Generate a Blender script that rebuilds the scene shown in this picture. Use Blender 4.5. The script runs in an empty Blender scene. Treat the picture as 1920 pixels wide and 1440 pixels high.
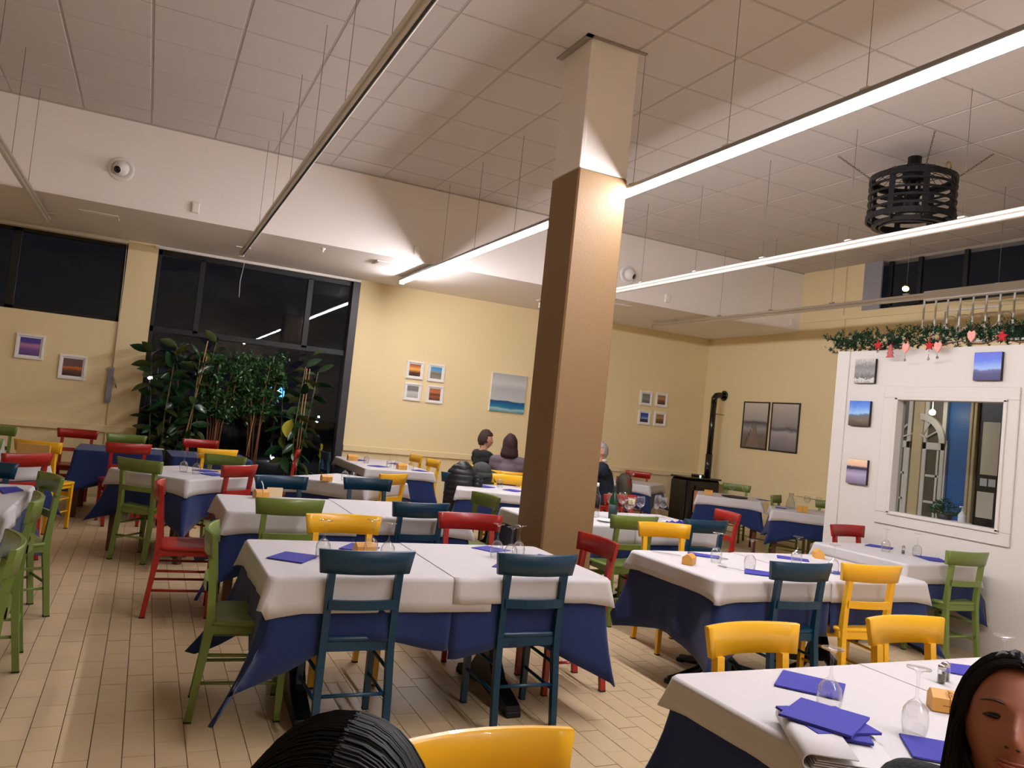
import bpy, bmesh, math, random
from mathutils import Vector, Matrix, noise
random.seed(7)
PI = math.pi
SC = bpy.context.scene
COL = SC.collection

# ------------------------------------------------------------------ camera
YAW, PITCH, ROLL, FPX = 0.4330405, 0.04468381, 0.10257118, 1469.5
fw = Vector((math.sin(YAW)*math.cos(PITCH), math.cos(YAW)*math.cos(PITCH), math.sin(PITCH)))
rt = Vector((math.cos(YAW), -math.sin(YAW), 0)); up = rt.cross(fw)
r2 = rt*math.cos(ROLL)+up*math.sin(ROLL); u2 = -rt*math.sin(ROLL)+up*math.cos(ROLL)
cd = bpy.data.cameras.new('camera'); cam = bpy.data.objects.new('camera', cd); COL.objects.link(cam)
M = Matrix((r2, u2, -fw)).transposed().to_4x4(); M.translation = Vector((0, 0, 1.5))
cam.matrix_world = M
cd.sensor_width = 36; cd.lens = FPX/1920*36; cd.clip_start = 0.05; cd.clip_end = 200
SC.camera = cam
# ------------------------------------------------------------------ world, exposure
w = bpy.data.worlds.new('night'); SC.world = w; w.use_nodes = True
w.node_tree.nodes['Background'].inputs[0].default_value = (0.05, 0.06, 0.09, 1)
w.node_tree.nodes['Background'].inputs[1].default_value = 0.03
SC.view_settings.view_transform = 'Standard'; SC.view_settings.look = 'None'
SC.view_settings.gamma = 1; SC.view_settings.use_curve_mapping = False
SC.view_settings.exposure = 1.7
TUBE_E = 52.0          # radiance of the lit linear lamp's diffuser

# ------------------------------------------------------------------ materials
def lin(c):
    return tuple(((v/255)/12.92 if v/255 <= 0.04045 else ((v/255+0.055)/1.055)**2.4) for v in c)+(1,)
MATS = {}
def mat(name, rgb, rough=0.6, metal=0.0, spec=0.5, noise_amt=0.0, noise_scale=8.0, bump=0.0, bump_scale=60.0, coat=0.0, stretch=None, emit=None, estr=0, sheen=0):
    if name in MATS: return MATS[name]
    m = bpy.data.materials.new(name); m.use_nodes = True; nt = m.node_tree; b = nt.nodes['Principled BSDF']
    b.inputs['Base Color'].default_value = lin(rgb); b.inputs['Roughness'].default_value = rough
    b.inputs['Metallic'].default_value = metal; b.inputs['Specular IOR Level'].default_value = spec
    b.inputs['Coat Weight'].default_value = coat; b.inputs['Sheen Weight'].default_value = sheen
    if noise_amt or bump:
        tc = nt.nodes.new('ShaderNodeTexCoord'); mp = nt.nodes.new('ShaderNodeMapping'); nt.links.new(tc.outputs['Object'], mp.inputs[0])
        if stretch: mp.inputs['Scale'].default_value = stretch
    if noise_amt:
        n = nt.nodes.new('ShaderNodeTexNoise'); n.inputs['Scale'].default_value = noise_scale; n.inputs['Detail'].default_value = 5
        nt.links.new(mp.outputs[0], n.inputs['Vector'])
        mx = nt.nodes.new('ShaderNodeMix'); mx.data_type = 'RGBA'
        c = lin(rgb); mx.inputs[6].default_value = tuple(v*(1-noise_amt) for v in c[:3])+(1,); mx.inputs[7].default_value = tuple(min(1, v*(1+noise_amt)) for v in c[:3])+(1,)
        nt.links.new(n.outputs['Fac'], mx.inputs[0]); nt.links.new(mx.outputs[2], b.inputs['Base Color'])
    if bump:
        n = nt.nodes.new('ShaderNodeTexNoise'); n.inputs['Scale'].default_value = bump_scale; n.inputs['Detail'].default_value = 4
        nt.links.new(mp.outputs[0], n.inputs['Vector'])
        bp = nt.nodes.new('ShaderNodeBump'); bp.inputs['Strength'].default_value = bump; bp.inputs['Distance'].default_value = 0.01
        nt.links.new(n.outputs['Fac'], bp.inputs['Height']); nt.links.new(bp.outputs[0], b.inputs['Normal'])
    if emit:
        b.inputs['Emission Color'].default_value = lin(emit); b.inputs['Emission Strength'].default_value = estr
    MATS[name] = m; return m

def tile_mat(name, rgb, amt, rough, nscale=3.0, spec=0.5):
    """per-object random tone plus faint grain"""
    m = bpy.data.materials.new(name); m.use_nodes = True; nt = m.node_tree; b = nt.nodes['Principled BSDF']
    b.inputs['Roughness'].default_value = rough; b.inputs['Specular IOR Level'].default_value = spec
    g = nt.nodes.new('ShaderNodeNewGeometry'); n = nt.nodes.new('ShaderNodeTexNoise'); n.inputs['Scale'].default_value = nscale; n.inputs['Detail'].default_value = 4
    nt.links.new(g.outputs['Position'], n.inputs['Vector'])
    a = nt.nodes.new('ShaderNodeMath'); a.operation = 'ADD'; nt.links.new(g.outputs['Random Per Island'], a.inputs[0]); nt.links.new(n.outputs['Fac'], a.inputs[1])
    h = nt.nodes.new('ShaderNodeMath'); h.operation = 'MULTIPLY'; h.inputs[1].default_value = 0.5; nt.links.new(a.outputs[0], h.inputs[0])
    mx = nt.nodes.new('ShaderNodeMix'); mx.data_type = 'RGBA'; c = lin(rgb)
    mx.inputs[6].default_value = tuple(v*(1-amt) for v in c[:3])+(1,); mx.inputs[7].default_value = tuple(min(1, v*(1+amt)) for v in c[:3])+(1,)
    nt.links.new(h.outputs[0], mx.inputs[0]); nt.links.new(mx.outputs[2], b.inputs['Base Color'])
    return m

def glass_mat(name, tint=(1, 1, 1), ior=1.45, rough=0.0, edge=0.0):
    m = bpy.data.materials.new(name); m.use_nodes = True; nt = m.node_tree; nt.nodes.clear()
    o = nt.nodes.new('ShaderNodeOutputMaterial'); mx = nt.nodes.new('ShaderNodeMixShader'); t = nt.nodes.new('ShaderNodeBsdfTransparent'); g = nt.nodes.new('ShaderNodeBsdfGlossy')
    t.inputs[0].default_value = tint+(1,); g.inputs['Roughness'].default_value = rough
    f = nt.nodes.new('ShaderNodeLayerWeight'); f.inputs[0].default_value = 0.5
    pw_ = nt.nodes.new('ShaderNodeMath'); pw_.operation = 'POWER'; pw_.inputs[1].default_value = 3.0; nt.links.new(f.outputs['Facing'], pw_.inputs[0])
    ma = nt.nodes.new('ShaderNodeMath'); ma.operation = 'MULTIPLY_ADD'; ma.inputs[1].default_value = 0.9; ma.inputs[2].default_value = ((ior-1)/(ior+1))**2; nt.links.new(pw_.outputs[0], ma.inputs[0])
    nt.links.new(ma.outputs[0], mx.inputs[0]); nt.links.new(t.outputs[0], mx.inputs[1]); nt.links.new(g.outputs[0], mx.inputs[2])
    nt.links.new(mx.outputs[0], o.inputs[0]); return m

def picture_mat(name, stops, nscale=4, namt=0.06, axis=2, contrast=None):
    """colour bands by height with noise, printed flat on the picture"""
    m = bpy.data.materials.new(name); m.use_nodes = True; nt = m.node_tree; b = nt.nodes['Principled BSDF']; b.inputs['Roughness'].default_value = 0.55
    tc = nt.nodes.new('ShaderNodeTexCoord'); sp = nt.nodes.new('ShaderNodeSeparateXYZ'); nt.links.new(tc.outputs['Generated'], sp.inputs[0])
    n = nt.nodes.new('ShaderNodeTexNoise'); n.inputs['Scale'].default_value = nscale; n.inputs['Detail'].default_value = 6; nt.links.new(tc.outputs['Generated'], n.inputs['Vector'])
    s = nt.nodes.new('ShaderNodeMath'); s.operation = 'MULTIPLY_ADD'; s.inputs[1].default_value = namt*2; nt.links.new(n.outputs['Fac'], s.inputs[0])
    s2 = nt.nodes.new('ShaderNodeMath'); s2.operation = 'SUBTRACT'; s2.inputs[1].default_value = namt; nt.links.new(sp.outputs[axis], s2.inputs[0]); nt.links.new(s2.outputs[0], s.inputs[2])
    r = nt.nodes.new('ShaderNodeValToRGB'); e = r.color_ramp.elements
    while len(e) < len(stops): e.new(0.5)
    for k, (p, c) in enumerate(stops): e[k].position = p; e[k].color = lin(c)
    nt.links.new(s.outputs[0], r.inputs[0]); nt.links.new(r.outputs[0], b.inputs['Base Color']); return m

WALL = mat('cream_paint', (234, 214, 165), 0.75, bump=0.12, bump_scale=120, noise_amt=0.02, noise_scale=1.5)
WHITEP = mat('white_plaster', (244, 236, 228), 0.8, bump=0.05, bump_scale=90)
PARTW = mat('white_partition_paint', (204, 199, 190), 0.55, bump=0.03, bump_scale=50)
BROWN = mat('brown_column_paint', (138, 108, 70), 0.6, bump=0.15, bump_scale=70)
CTILE = tile_mat('ceiling_tile', (206, 197, 190), 0.02, 0.85, 1.0, 0.2)
TBAR = mat('ceiling_grid_bar', (176, 168, 158), 0.6)
FTILE = tile_mat('stoneware_floor_tile', (200, 176, 138), 0.13, 0.42, 6.0, 0.35)
GROUT = mat('grout', (138, 116, 86), 0.9)
BLACKF = mat('black_window_frame', (10, 10, 11), 0.5)
GREYF = mat('dark_grey_window_frame', (58, 54, 57), 0.5)
GLASS = glass_mat('window_glass', (0.9, 0.92, 0.92), 1.28)
WGLASS = glass_mat('wine_glass_glass', (0.985, 0.985, 0.98), 1.62, 0.01)
CARAFE = glass_mat('carafe_glass', (0.93, 0.94, 0.95), 1.6, 0.02)
COLS = {'green': mat('green_chair_lacquer', (108, 126, 56), 0.32, noise_amt=0.03, coat=0.15),
        'yellow': mat('yellow_chair_lacquer', (236, 178, 28), 0.3, noise_amt=0.05, noise_scale=6, stretch=(1, 1, 8), coat=0.2),
        'red': mat('red_chair_lacquer', (158, 30, 24), 0.34, noise_amt=0.04, coat=0.15),
        'blue': mat('petrol_blue_chair_lacquer', (1, 52, 76), 0.36, noise_amt=0.04, coat=0.0)}
RUBBER = mat('black_rubber', (18, 16, 14), 0.7)
CLOTH = mat('navy_tablecloth_fabric', (30, 46, 92), 0.78, bump=0.25, bump_scale=350, sheen=0.15, spec=0.2)
PAPER = mat('white_paper_cover', (198, 194, 193), 0.7, bump=0.08, bump_scale=25, spec=0.25)
NAPK = mat('violet_blue_paper_napkin', (66, 66, 156), 0.75, bump=0.1, bump_scale=90, spec=0.25)
GREYPAP = mat('grey_paper_edge', (205, 202, 200), 0.75)
WOODH = mat('beech_wood', (214, 156, 70), 0.5, noise_amt=0.08, noise_scale=12, stretch=(1, 10, 1))
TWOOD = mat('dark_brown_table_wood', (84, 46, 26), 0.4, noise_amt=0.12, noise_scale=10, stretch=(6, 6, 1))
BLKIRON = mat('black_cast_iron', (14, 14, 15), 0.35, metal=0.3)
WHITEM = mat('white_enamel', (232, 228, 220), 0.4)
STEEL = mat('stainless_steel', (190, 188, 185), 0.22, metal=1.0)
LAMP = mat('lit_diffuser', (255, 250, 240), 0.5, emit=(251, 247, 255), estr=TUBE_E)
OFFD = mat('unlit_diffuser', (236, 230, 222), 0.35)
ALU = mat('grey_aluminium_profile', (150, 145, 140), 0.4, metal=0.2)
WIRE = mat('thin_steel_wire', (120, 112, 104), 0.4, metal=0.6)
FANB = mat('black_fan_metal', (16, 16, 20), 0.4, metal=0.2)
CHAIN = mat('bronze_chain', (88, 72, 52), 0.4, metal=0.7)
TERRA = mat('brown_plastic_pot', (120, 88, 68), 0.7, noise_amt=0.08)
SOIL = mat('soil', (30, 22, 16), 0.95, bump=0.6, bump_scale=60)
LEAF = mat('glossy_rubber_plant_leaf', (24, 60, 28), 0.28, noise_amt=0.2, noise_scale=6, coat=0.2)
LEAF2 = mat('olive_leaf', (62, 74, 32), 0.35, noise_amt=0.15)
LEAF3 = mat('small_ficus_leaf', (40, 80, 32), 0.4, noise_amt=0.3, noise_scale=9)
YLEAF = mat('yellow_leaf', (188, 186, 66), 0.5)
BARK = mat('ficus_bark', (128, 82, 52), 0.75, noise_amt=0.15, noise_scale=20)
CANE = mat('bamboo_cane', (166, 122, 72), 0.6)
PINE = mat('pine_green_tinsel', (22, 66, 40), 0.6, noise_amt=0.3, noise_scale=14)

# ------------------------------------------------------------------ mesh builder
class MB:
    def __init__(s): s.v = []; s.f = []; s.sm = []
    def add(s, vs, fs, smooth=False):
        o = len(s.v); s.v += [tuple(v) for v in vs]; s.f += [tuple(i+o for i in f) for f in fs]; s.sm += [smooth]*len(fs); return s
    def box(s, x0, x1, y0, y1, z0, z1, M=None, bev=0):
        if bev:
            b = min(bev, abs(x1-x0)*.45, abs(y1-y0)*.45, abs(z1-z0)*.45)
            pts = []
            for sx, X in ((-1, x0), (1, x1)):
                for sy, Y in ((-1, y0), (1, y1)):
                    for sz, Z in ((-1, z0), (1, z1)):
                        pts += [(X, Y-sy*b, Z-sz*b), (X-sx*b, Y, Z-sz*b), (X-sx*b, Y-sy*b, Z)]
            bm = bmesh.new()
            for p in pts: bm.verts.new(p)
            bmesh.ops.convex_hull(bm, input=bm.verts)
            bmesh.ops.dissolve_limit(bm, angle_limit=0.01, verts=bm.verts, edges=bm.edges)
            bm.verts.index_update()
            vs = [tuple(v.co) for v in bm.verts]; fs = [tuple(v.index for v in f.verts) for f in bm.faces]; bm.free()
        else:
            vs = [(x, y, z) for x in (x0, x1) for y in (y0, y1) for z in (z0, z1)]
            fs = [(0, 1, 3, 2), (4, 6, 7, 5), (0, 4, 5, 1), (2, 3, 7, 6), (0, 2, 6, 4), (1, 5, 7, 3)]
        if M: vs = [tuple(M @ Vector(v)) for v in vs]
        return s.add(vs, fs)
    def tube(s, pts, r, n=8, caps=True, smooth=True, flat=1.0, roll=0.0):
        """swept tube through pts; r scalar or list; flat squashes the second axis"""
        pts = [Vector(p) for p in pts]; rr = r if isinstance(r, (list, tuple)) else [r]*len(pts)
        base = len(s.v); prev = None; vs = []
        for i, p in enumerate(pts):
            t = (pts[min(i+1, len(pts)-1)]-pts[max(i-1, 0)])
            if t.length < 1e-9: t = Vector((0, 0, 1))
            t.normalize()
            if prev is None:
                a = Vector((0, 0, 1)) if abs(t.z) < .9 else Vector((1, 0, 0))
                u = t.cross(a).normalized()
            else:
                u = (prev-t*prev.dot(t)); u = u.normalized() if u.length > 1e-6 else t.orthogonal().normalized()
            prev = u; v = t.cross(u)
            for k in range(n):
                a = 2*PI*k/n+roll; vs.append(p+u*(math.cos(a)*rr[i])+v*(math.sin(a)*rr[i]*flat))
        fs = []
        for i in range(len(pts)-1):
            for k in range(n):
                a = i*n+k; b = i*n+(k+1) % n; fs.append((a, b, b+n, a+n))
        if caps: fs += [tuple(range(n-1, -1, -1)), tuple(range((len(pts)-1)*n, len(pts)*n))]
        return s.add(vs, fs, smooth)
    def lathe(s, prof, n=24, c=(0, 0, 0), smooth=True, cap=True):
        vs = []; fs = []
        for (r, z) in prof:
            for k in range(n):
                a = 2*PI*k/n; vs.append((c[0]+r*math.cos(a), c[1]+r*math.sin(a), c[2]+z))
        for i in range(len(prof)-1):
            for k in range(n):
                a = i*n+k; b = i*n+(k+1) % n; fs.append((a, b, b+n, a+n))
        if cap:
            if prof[0][0] > 1e-5: fs.append(tuple(range(n-1, -1, -1)))
            if prof[-1][0] > 1e-5: fs.append(tuple(range((len(prof)-1)*n, len(prof)*n)))
        return s.add(vs, fs, smooth)
    def ell(s, c, r, n=16, m=10, M=None):
        vs = []; fs = []
        for i in range(m+1):
            t = PI*i/m
            for k in range(n):
                a = 2*PI*k/n; v = Vector((r[0]*math.sin(t)*math.cos(a), r[1]*math.sin(t)*math.sin(a), r[2]*math.cos(t)))
                if M: v = M @ v
                vs.append(v+Vector(c))
        for i in range(m):
            for k in range(n):
                a = i*n+k; b = i*n+(k+1) % n; fs.append((a, a+n, b+n, b))
        return s.add(vs, fs, True)
    def prism(s, poly, h0, h1, axis='z', M=None):
        n = len(poly)
        def P(a, b, h): return {'z': (a, b, h), 'y': (a, h, b), 'x': (h, a, b)}[axis]
        vs = [P(a, b, h0) for a, b in poly]+[P(a, b, h1) for a, b in poly]
        if M: vs = [tuple(M @ Vector(v)) for v in vs]
        fs = [tuple(range(n-1, -1, -1)), tuple(range(n, 2*n))]+[(i, (i+1) % n, (i+1) % n+n, i+n) for i in range(n)]
        return s.add(vs, fs)
    def mesh(s, name, m):
        me = bpy.data.meshes.new(name); me.from_pydata(s.v, [], s.f)
        me.polygons.foreach_set('use_smooth', s.sm); me.materials.append(m)
        bm = bmesh.new(); bm.from_mesh(me); bmesh.ops.recalc_face_normals(bm, faces=bm.faces); bm.to_mesh(me); bm.free()
        me.update(); return me
    def build(s, name, m, parent=None, loc=None, rz=0, mats=None):
        o = bpy.data.objects.new(name, s.mesh(name, m)); COL.objects.link(o)
        if parent: o.parent = parent
        if loc is not None: o.location = loc
        if rz: o.rotation_euler.z = rz
        return o
def link(name, me, parent=None, loc=None):
    o = bpy.data.objects.new(name, me); COL.objects.link(o)
    if parent: o.parent = parent
    if loc is not None: o.location = loc
    return o
def tag(o, label=None, cat=None, group=None, kind=None):
    if label: o['label'] = label
    if cat: o['category'] = cat
    if group: o['group'] = group
    if kind: o['kind'] = kind
    return o
def thing(name, label, cat, loc=(0, 0, 0), rz=0, group=None):
    o = bpy.data.objects.new(name, None); COL.objects.link(o); o.location = loc; o.rotation_euler.z = rz; o.empty_display_size = .1
    return tag(o, label, cat, group)
def struct(o): o['kind'] = 'structure'; return o
def copy_tree(o, parent=None):
    c = o.copy(); COL.objects.link(c)
    if parent: c.parent = parent
    for ch in list(o.children): copy_tree(ch, c)
    return c

# ------------------------------------------------------------------ room shell
ZS, ZC, YW, YE, XR = 3.31, 4.25, 11.4, 9.25, 9.12
fl = struct(MB().box(-6.1, 9.3, -4.1, 11.6, -.12, -.008).build('floor', GROUT))
TX, TY = .1195, .2405
def tile_box(mb, i, j, g=.0018):
    x0 = -.045+i*TX; y0 = j*TY+(TY/2 if i % 2 else 0)
    h = -.0005+.0006*math.sin(i*12.9+j*78.2)
    mb.box(x0+g, x0+TX-g, y0+g, y0+TY-g, -.012, h)
single = set()
for (xa, xb, ya, yb) in ((-.28, .56, 3.3, 5.45), (1.2, 2.0, 2.45, 3.55), (2.0, 2.95, 2.5, 3.85), (.5, 1.1, 2.6, 3.4), (2.35, 2.95, 3.85, 4.6)):
    for i in range(int((xa+.045)/TX), int((xb+.045)/TX)+1):
        for j in range(int(ya/TY), int(yb/TY)+1): single.add((i, j))
single = sorted(single, key=lambda t: t[1]*TY+abs(t[0]*TX-.8)*.3)[:295]
sset = set(single)
tm = {}
for (i, j) in single:
    k = (i % 2)
    mb = MB(); tile_box(mb, i, j); mb_me = mb.mesh('floor_tile', FTILE); link('floor_tile', mb_me, fl)
mb = MB()
for i in range(-50, 77):
    for j in range(-16, 48):
        if (i, j) not in sset: 
            x0 = -.045+i*TX
            if x0 < 9.0: tile_box(mb, i, j)
tag(mb.build('floor_tiles', FTILE, fl), kind='stuff')

# ceiling with lay-in tiles
ce = struct(MB().box(-6.1, 9.3, -4.1, YE+.05, ZC+.03, ZC+.12).build('ceiling', WHITEP))
GX, GY = .64, .627
def ctile(i, j): 
    x0 = -1.55+i*GX; y0 = 3.80+j*GY
    return x0, x0+GX, y0, y0+GY
tmesh = MB().box(.009, GX-.009, .009, GY-.009, -.004, .02, bev=.004).mesh('ceiling_tile', CTILE)
rest = MB()
for i in range(-7, 17):
    for j in range(-12, 9):
        x0, x1, y0, y1 = ctile(i, j)
        x1c, y1c = min(x1, XR), min(y1, YE)
        if x0 >= XR or y0 >= YE: continue
        if x0 >= -2.3 and j >= -5 and x1 <= XR+.01 and y1 <= YE+.01:
            link('ceiling_tile', tmesh, ce, (x0, y0, ZC))
        else: rest.box(x0+.009, x1c-.009, y0+.009, y1c-.009, ZC-.004, ZC+.02)
tag(rest.build('ceiling_tiles', CTILE, ce), kind='stuff')
g = MB()
for i in range(-7, 18):
    x = -1.55+i*GX
    if x < XR: g.box(x-.012, x+.012, -4, YE, ZC-.001, ZC+.03)
g.build('grid_bar', TBAR, ce)
g = MB()
for j in range(-12, 10):
    y = 3.80+j*GY
    if y < YE: g.box(-6, XR, y-.012, y+.012, ZC+.001, ZC+.03)
g.build('grid_bar', TBAR, ce)

struct(MB().box(-6.1, 9.3, YE, YW+.3, ZS, ZC+.12).build('trim_1', WHITEP))            # lowered bulkhead along the far wall
struct(MB().box(-6.1, XR, YE-.012, YE, ZC-.018, ZC-.002).build('trim_2', TBAR))
wb = MB()
wb.box(-6.1, -.42, YW, YW+.3, 0, 2.235); wb.box(-6.1, -.42, YW, YW+.3, 3.262, ZS)
wb.box(-.42, -.06, YW-.03, YW+.3, 0, ZS)
wb.box(2.66, XR+.2, YW, YW+.3, 0, ZS); wb.box(-.06, 2.66, YW, YW+.3, 3.27, ZS)
struct(wb.build('wall_back', WALL))
wr = MB()
wr.box(XR, XR+.25, -4.1, YW+.3, 0, 3.565); wr.box(XR, XR+.25, 8.09, YE+.1, 3.565, ZC+.05); wr.box(XR-.0, XR+.25, -4.1, -2.5, 3.565, ZC+.05)
wrr = struct(wr.build('wall_right', WALL))
MB().box(XR-.022, XR, -4, YE, 3.455, 3.485).build('ledge', WALL, wrr)
struct(MB().box(-6.3, -6.1, -4.1, YW+.3, 0, ZC+.1).build('wall_left', WALL))
struct(MB().box(-6.1, 9.3, -4.3, -4.1, 0, ZC+.1).build('wall_rear', WALL))
# bumper rails
struct(MB().box(-6.1, -.06, YW-.055, YW-.0, .795, .885, bev=.006).build('baseboard_back_rail', WALL))
struct(MB().box(2.67, XR, YW-.03, YW-.0, .795, .885, bev=.006).build('baseboard_far_rail', WALL))
struct(MB().box(XR-.03, XR, 4.2, 9.0, .78, .87, bev=.006).build('baseboard_right_rail', WALL))
struct(MB().box(-6.1, -.06, YW-.045, YW-.03, 0, .09).build('baseboard_back', WALL))
struct(MB().box(XR-.015, XR, 3, YW, 0, .09).build('baseboard_right', WALL))
struct(MB().tube([(XR-.012, 8.36, 2.6), (XR-.012, 8.36, 3.45)], .006, 6).build('trim_3', WALL))
struct(MB().tube([(XR-.012, 8.4, 3.52), (XR-.012, 8.4, 4.22)], .006, 6).build('trim_4', WALL))

# windows -------------------------------------------------
def window(name, bars, panes, extra=None, frame=BLACKF):
    """bars: list of boxes -> frame parts; panes: boxes"""
    r = bpy.data.objects.new(name, None); COL.objects.link(r); r['kind'] = 'structure'
    for b in bars: MB().box(*b, bev=.004).build('frame_bar', frame, r)
    for p in panes: MB().box(*p).build('pane', GLASS, r)
    return r
y0, y1 = YW+.10, YW+.16
w1 = window('window_1', [(-.47, -.42, y0, y1, 2.24, 3.26), (-1.72, -1.62, y0, y1, 2.24, 3.26), (-6.0, -.42, y0, y1, 2.235, 2.285), (-6.0, -.42, y0, y1, 3.215, 3.262), (-3.4, -3.3, y0, y1, 2.24, 3.26)],
            [(-6, -.44, y0+.025, y0+.031, 2.26, 3.24)])
y0, y1 = YW+.04, YW+.11
w2 = window('window_2', [(-.06, -.01, y0, y1, .0, 3.27), (-.06, 2.56, y0, y1, 2.17, 2.25), (-.06, 2.56, y0, y1, 3.2, 3.27), (.47, .54, y0, y1, 2.21, 3.22), (1.92, 2.0, y0, y1, 2.21, 3.22), (-.06, 2.56, y0, y1, 0, .1)],
            [(0.0, .47, y0+.03, y0+.036, 2.25, 3.2), (.54, 1.92, y0+.03, y0+.036, 2.25, 3.2), (2.0, 2.54, y0+.03, y0+.036, 2.25, 3.2), (0, 2.54, y0+.03, y0+.036, .1, 2.17)])
MB().box(2.55, 2.66, YW-.04, YW+.12, 0, 3.27, bev=.006).build('jamb', GREYF, w2)
struct(MB().box(-.1, 2.66, YW-.05, YW-.0, 3.265, 3.30).build('trim_5', WHITEM))
struct(MB().box(-6.0, -.42, YW-.03, YW-.0, 3.262, 3.295).build('trim_6', WHITEM))
tag(MB().tube([(1.02, YW-.07, 3.28), (.99, YW-.07, 3.0), (1.0, YW-.07, 2.78)], .004, 5).build('blind_pull_cord', WHITEM), 'thin white blind pull cord hanging at the top of the tall window', 'cord')
# clerestory
w3 = bpy.data.objects.new('window_3', None); COL.objects.link(w3); w3['kind'] = 'structure'
MB().box(XR-.004, XR+.02, 7.79, 8.09, 3.56, ZC).build('jamb', mat('grey_blue_jamb', (150, 148, 152), .6), w3)
for yy in (7.74, 7.28, 6.62, 5.4, 4.2, 2.9, 1.2, -.8): MB().box(XR+.1, XR+.15, yy-.03, yy+.03, 3.565, ZC, bev=.004).build('frame_bar', BLACKF, w3)
MB().box(XR+.1, XR+.15, -2.5, 7.79, 3.565, 3.61).build('frame_bar', BLACKF, w3)
MB().box(XR+.12, XR+.126, -2.5, 7.79, 3.6, ZC+.02).build('pane', GLASS, w3)
MB().box(XR, XR+.3, -2.5, 8.09, ZC+.0, ZC+.1).build('head', WHITEP, w3)
# outdoors
struct(MB().box(-30, 40, 11.75, 60, -.3, -.12).build('ground_outside', mat('asphalt', (40, 40, 42), .9, noise_amt=.2)))
for k, (x, y, z, r, c, e, lb) in enumerate([(2.01, 20, 2.66, .022, (255, 190, 110), 30, 'warm street lamp glowing high between the plant tops outside'), (.19, 20, 1.94, .03, (255, 245, 235), 40, 'upper of two white lamps outside behind the left rubber plant'),
        (.04, 20, 1.6, .05, (255, 245, 240), 30, 'lower of two white lamps outside behind the left rubber plant'), (3.96, 20, .94, .028, (240, 245, 255), 40, 'small white lamp outside low at the right window pane, lower one'),
        (3.99, 20, 1.06, .026, (240, 245, 255), 40, 'small white lamp outside low at the right window pane, upper one'), (2.99, 20, -.06, .04, (240, 245, 255), 40, 'white lamp outside seen between the two big plant pots'), (1.89, 20, 1.1, .02, (240, 245, 255), 30, 'faint white lamp outside behind the middle fig tree'),
        (11.6, 9.4, 4.43, .055, (255, 176, 60), 30, 'orange street lamp seen through the high right window')]):
    t = thing('street_lamp', lb, 'street lamp', (x, y, z))
    MB().ell((0, 0, 0), (r, r, r*.8), 10, 8).build('bulb', mat('lamp_glow_%d' % k, c, emit=c, estr=e), t)
    MB().tube([(0, .02, r*.8), (0, .02, r*.8+.02), (0, .3, r*.8+.05), (0, .3, -z-.1)], .015, 6).build('post', BLACKF, t)
t = thing('shop_sign', 'small lit blue sign outside behind the plants', 'sign', (2.92, 20, 1.58))
MB().box(-.17, .17, 0, .06, -.12, .12, bev=.02).build('panel', mat('blue_sign_glow', (60, 130, 220), emit=(70, 150, 255), estr=1.6), t)
MB().box(-.04, .05, -.012, 0, -.04, .05).build('panel_light', mat('sign_white', (255, 255, 255), emit=(255, 255, 255), estr=5), t)
MB().tube([(0, .03, -.12), (0, .03, -1.7)], .03, 6).build('post', BLACKF, t)

# column ---------------------------------------------------
c0x, c1x, c0y, c1y = 2.56, 2.965, 4.79, 5.20
t = thing('column', 'square column painted brown with a white top, standing in the middle of the room', 'column', ((c0x+c1x)/2, (c0y+c1y)/2, 0))
hx, hy = (c1x-c0x)/2, (c1y-c0y)/2
MB().box(-hx, hx, -hy, hy, 0, ZS, bev=.012).build('shaft', BROWN, t)
MB().box(-hx+.004, hx-.004, -hy+.004, hy-.004, ZS, ZC, bev=.006).build('capital', WHITEP, t)
MB().box(-hx-.002, -hx+.03, -hy-.004, -hy+.03, ZS, ZC-.02, bev=.004).build('corner_trim', WHITEP, t)
cf = MB(); cf.box(-hx-.05, hx+.05, -hy-.03, -hy, ZC-.014, ZC-.002); cf.box(-hx-.05, -hx, -hy-.03, hy+.03, ZC-.014, ZC-.002)
cf.build('ceiling_collar', mat('collar_grey', (150, 140, 126), .6), t)

# ------------------------------------------------------------------ linear lamps
def track(x, yA, yB, lit, label, z=3.22, nclips=8, name='linear_lamp'):
    t = thing(name, label, 'lamp', (x, 0, z), 0, None)
    MB().box(-.046 if lit else -.036, .046 if lit else .036, yA, yB, .022, .05, bev=.004).build('housing', ALU if lit else WHITEM, t)
    MB().box(-.02, .02, yA+.005, yB-.005, -.010, .022, bev=.006).build('diffuser', LAMP if lit else OFFD, t)
    MB().box(-.03, .03, yB-.005, yB+.006, -.014, .062).build('end_cap', WHITEM, t)
    y = yB-.6; 
    while y > max(yA, .8):
        c = MB().box(-.02, .02, y-.03, y+.03, .06, .075, bev=.004).build('clip', WHITEM, t)
        z1 = ZC-z if y < YE else ZS-z
        MB().tube([(0, y, .07), (0, y, z1)], .0022, 4).build('wire', WIRE, c)
        y -= 1.02
    if yB > YE: MB().box(-.09, .09, yB-.12, yB-.02, ZS-z-.012, ZS-z).build('ceiling_plate', WHITEM, t)
    return t
track(-1.26, -3.5, 10.5, False, 'unlit grey linear lamp hanging farthest left at the frame edge')
tl = track(.9, -3.5, 10.5, False, 'long unlit linear lamp crossing the upper left toward the tall window')
track(3.02, -3.5, 10.5, True, 'glowing linear lamp running past the brown column')
track(5.19, -3.5, 10.5, False, 'white unlit linear lamp passing below the caged fan')
t4 = track(7.32, -3.5, 10.6, False, 'thin unlit linear lamp at far right above the white railing', z=3.22)
MB().box(-.038, .038, -2, 5.68, -.03, .068, bev=.006).build('wide_module', WHITEM, t4)
g = MB()
for (gx, ga, gb) in ((.9, -3.4, 10.3), (-1.26, -3.4, 10.3)): pass
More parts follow.
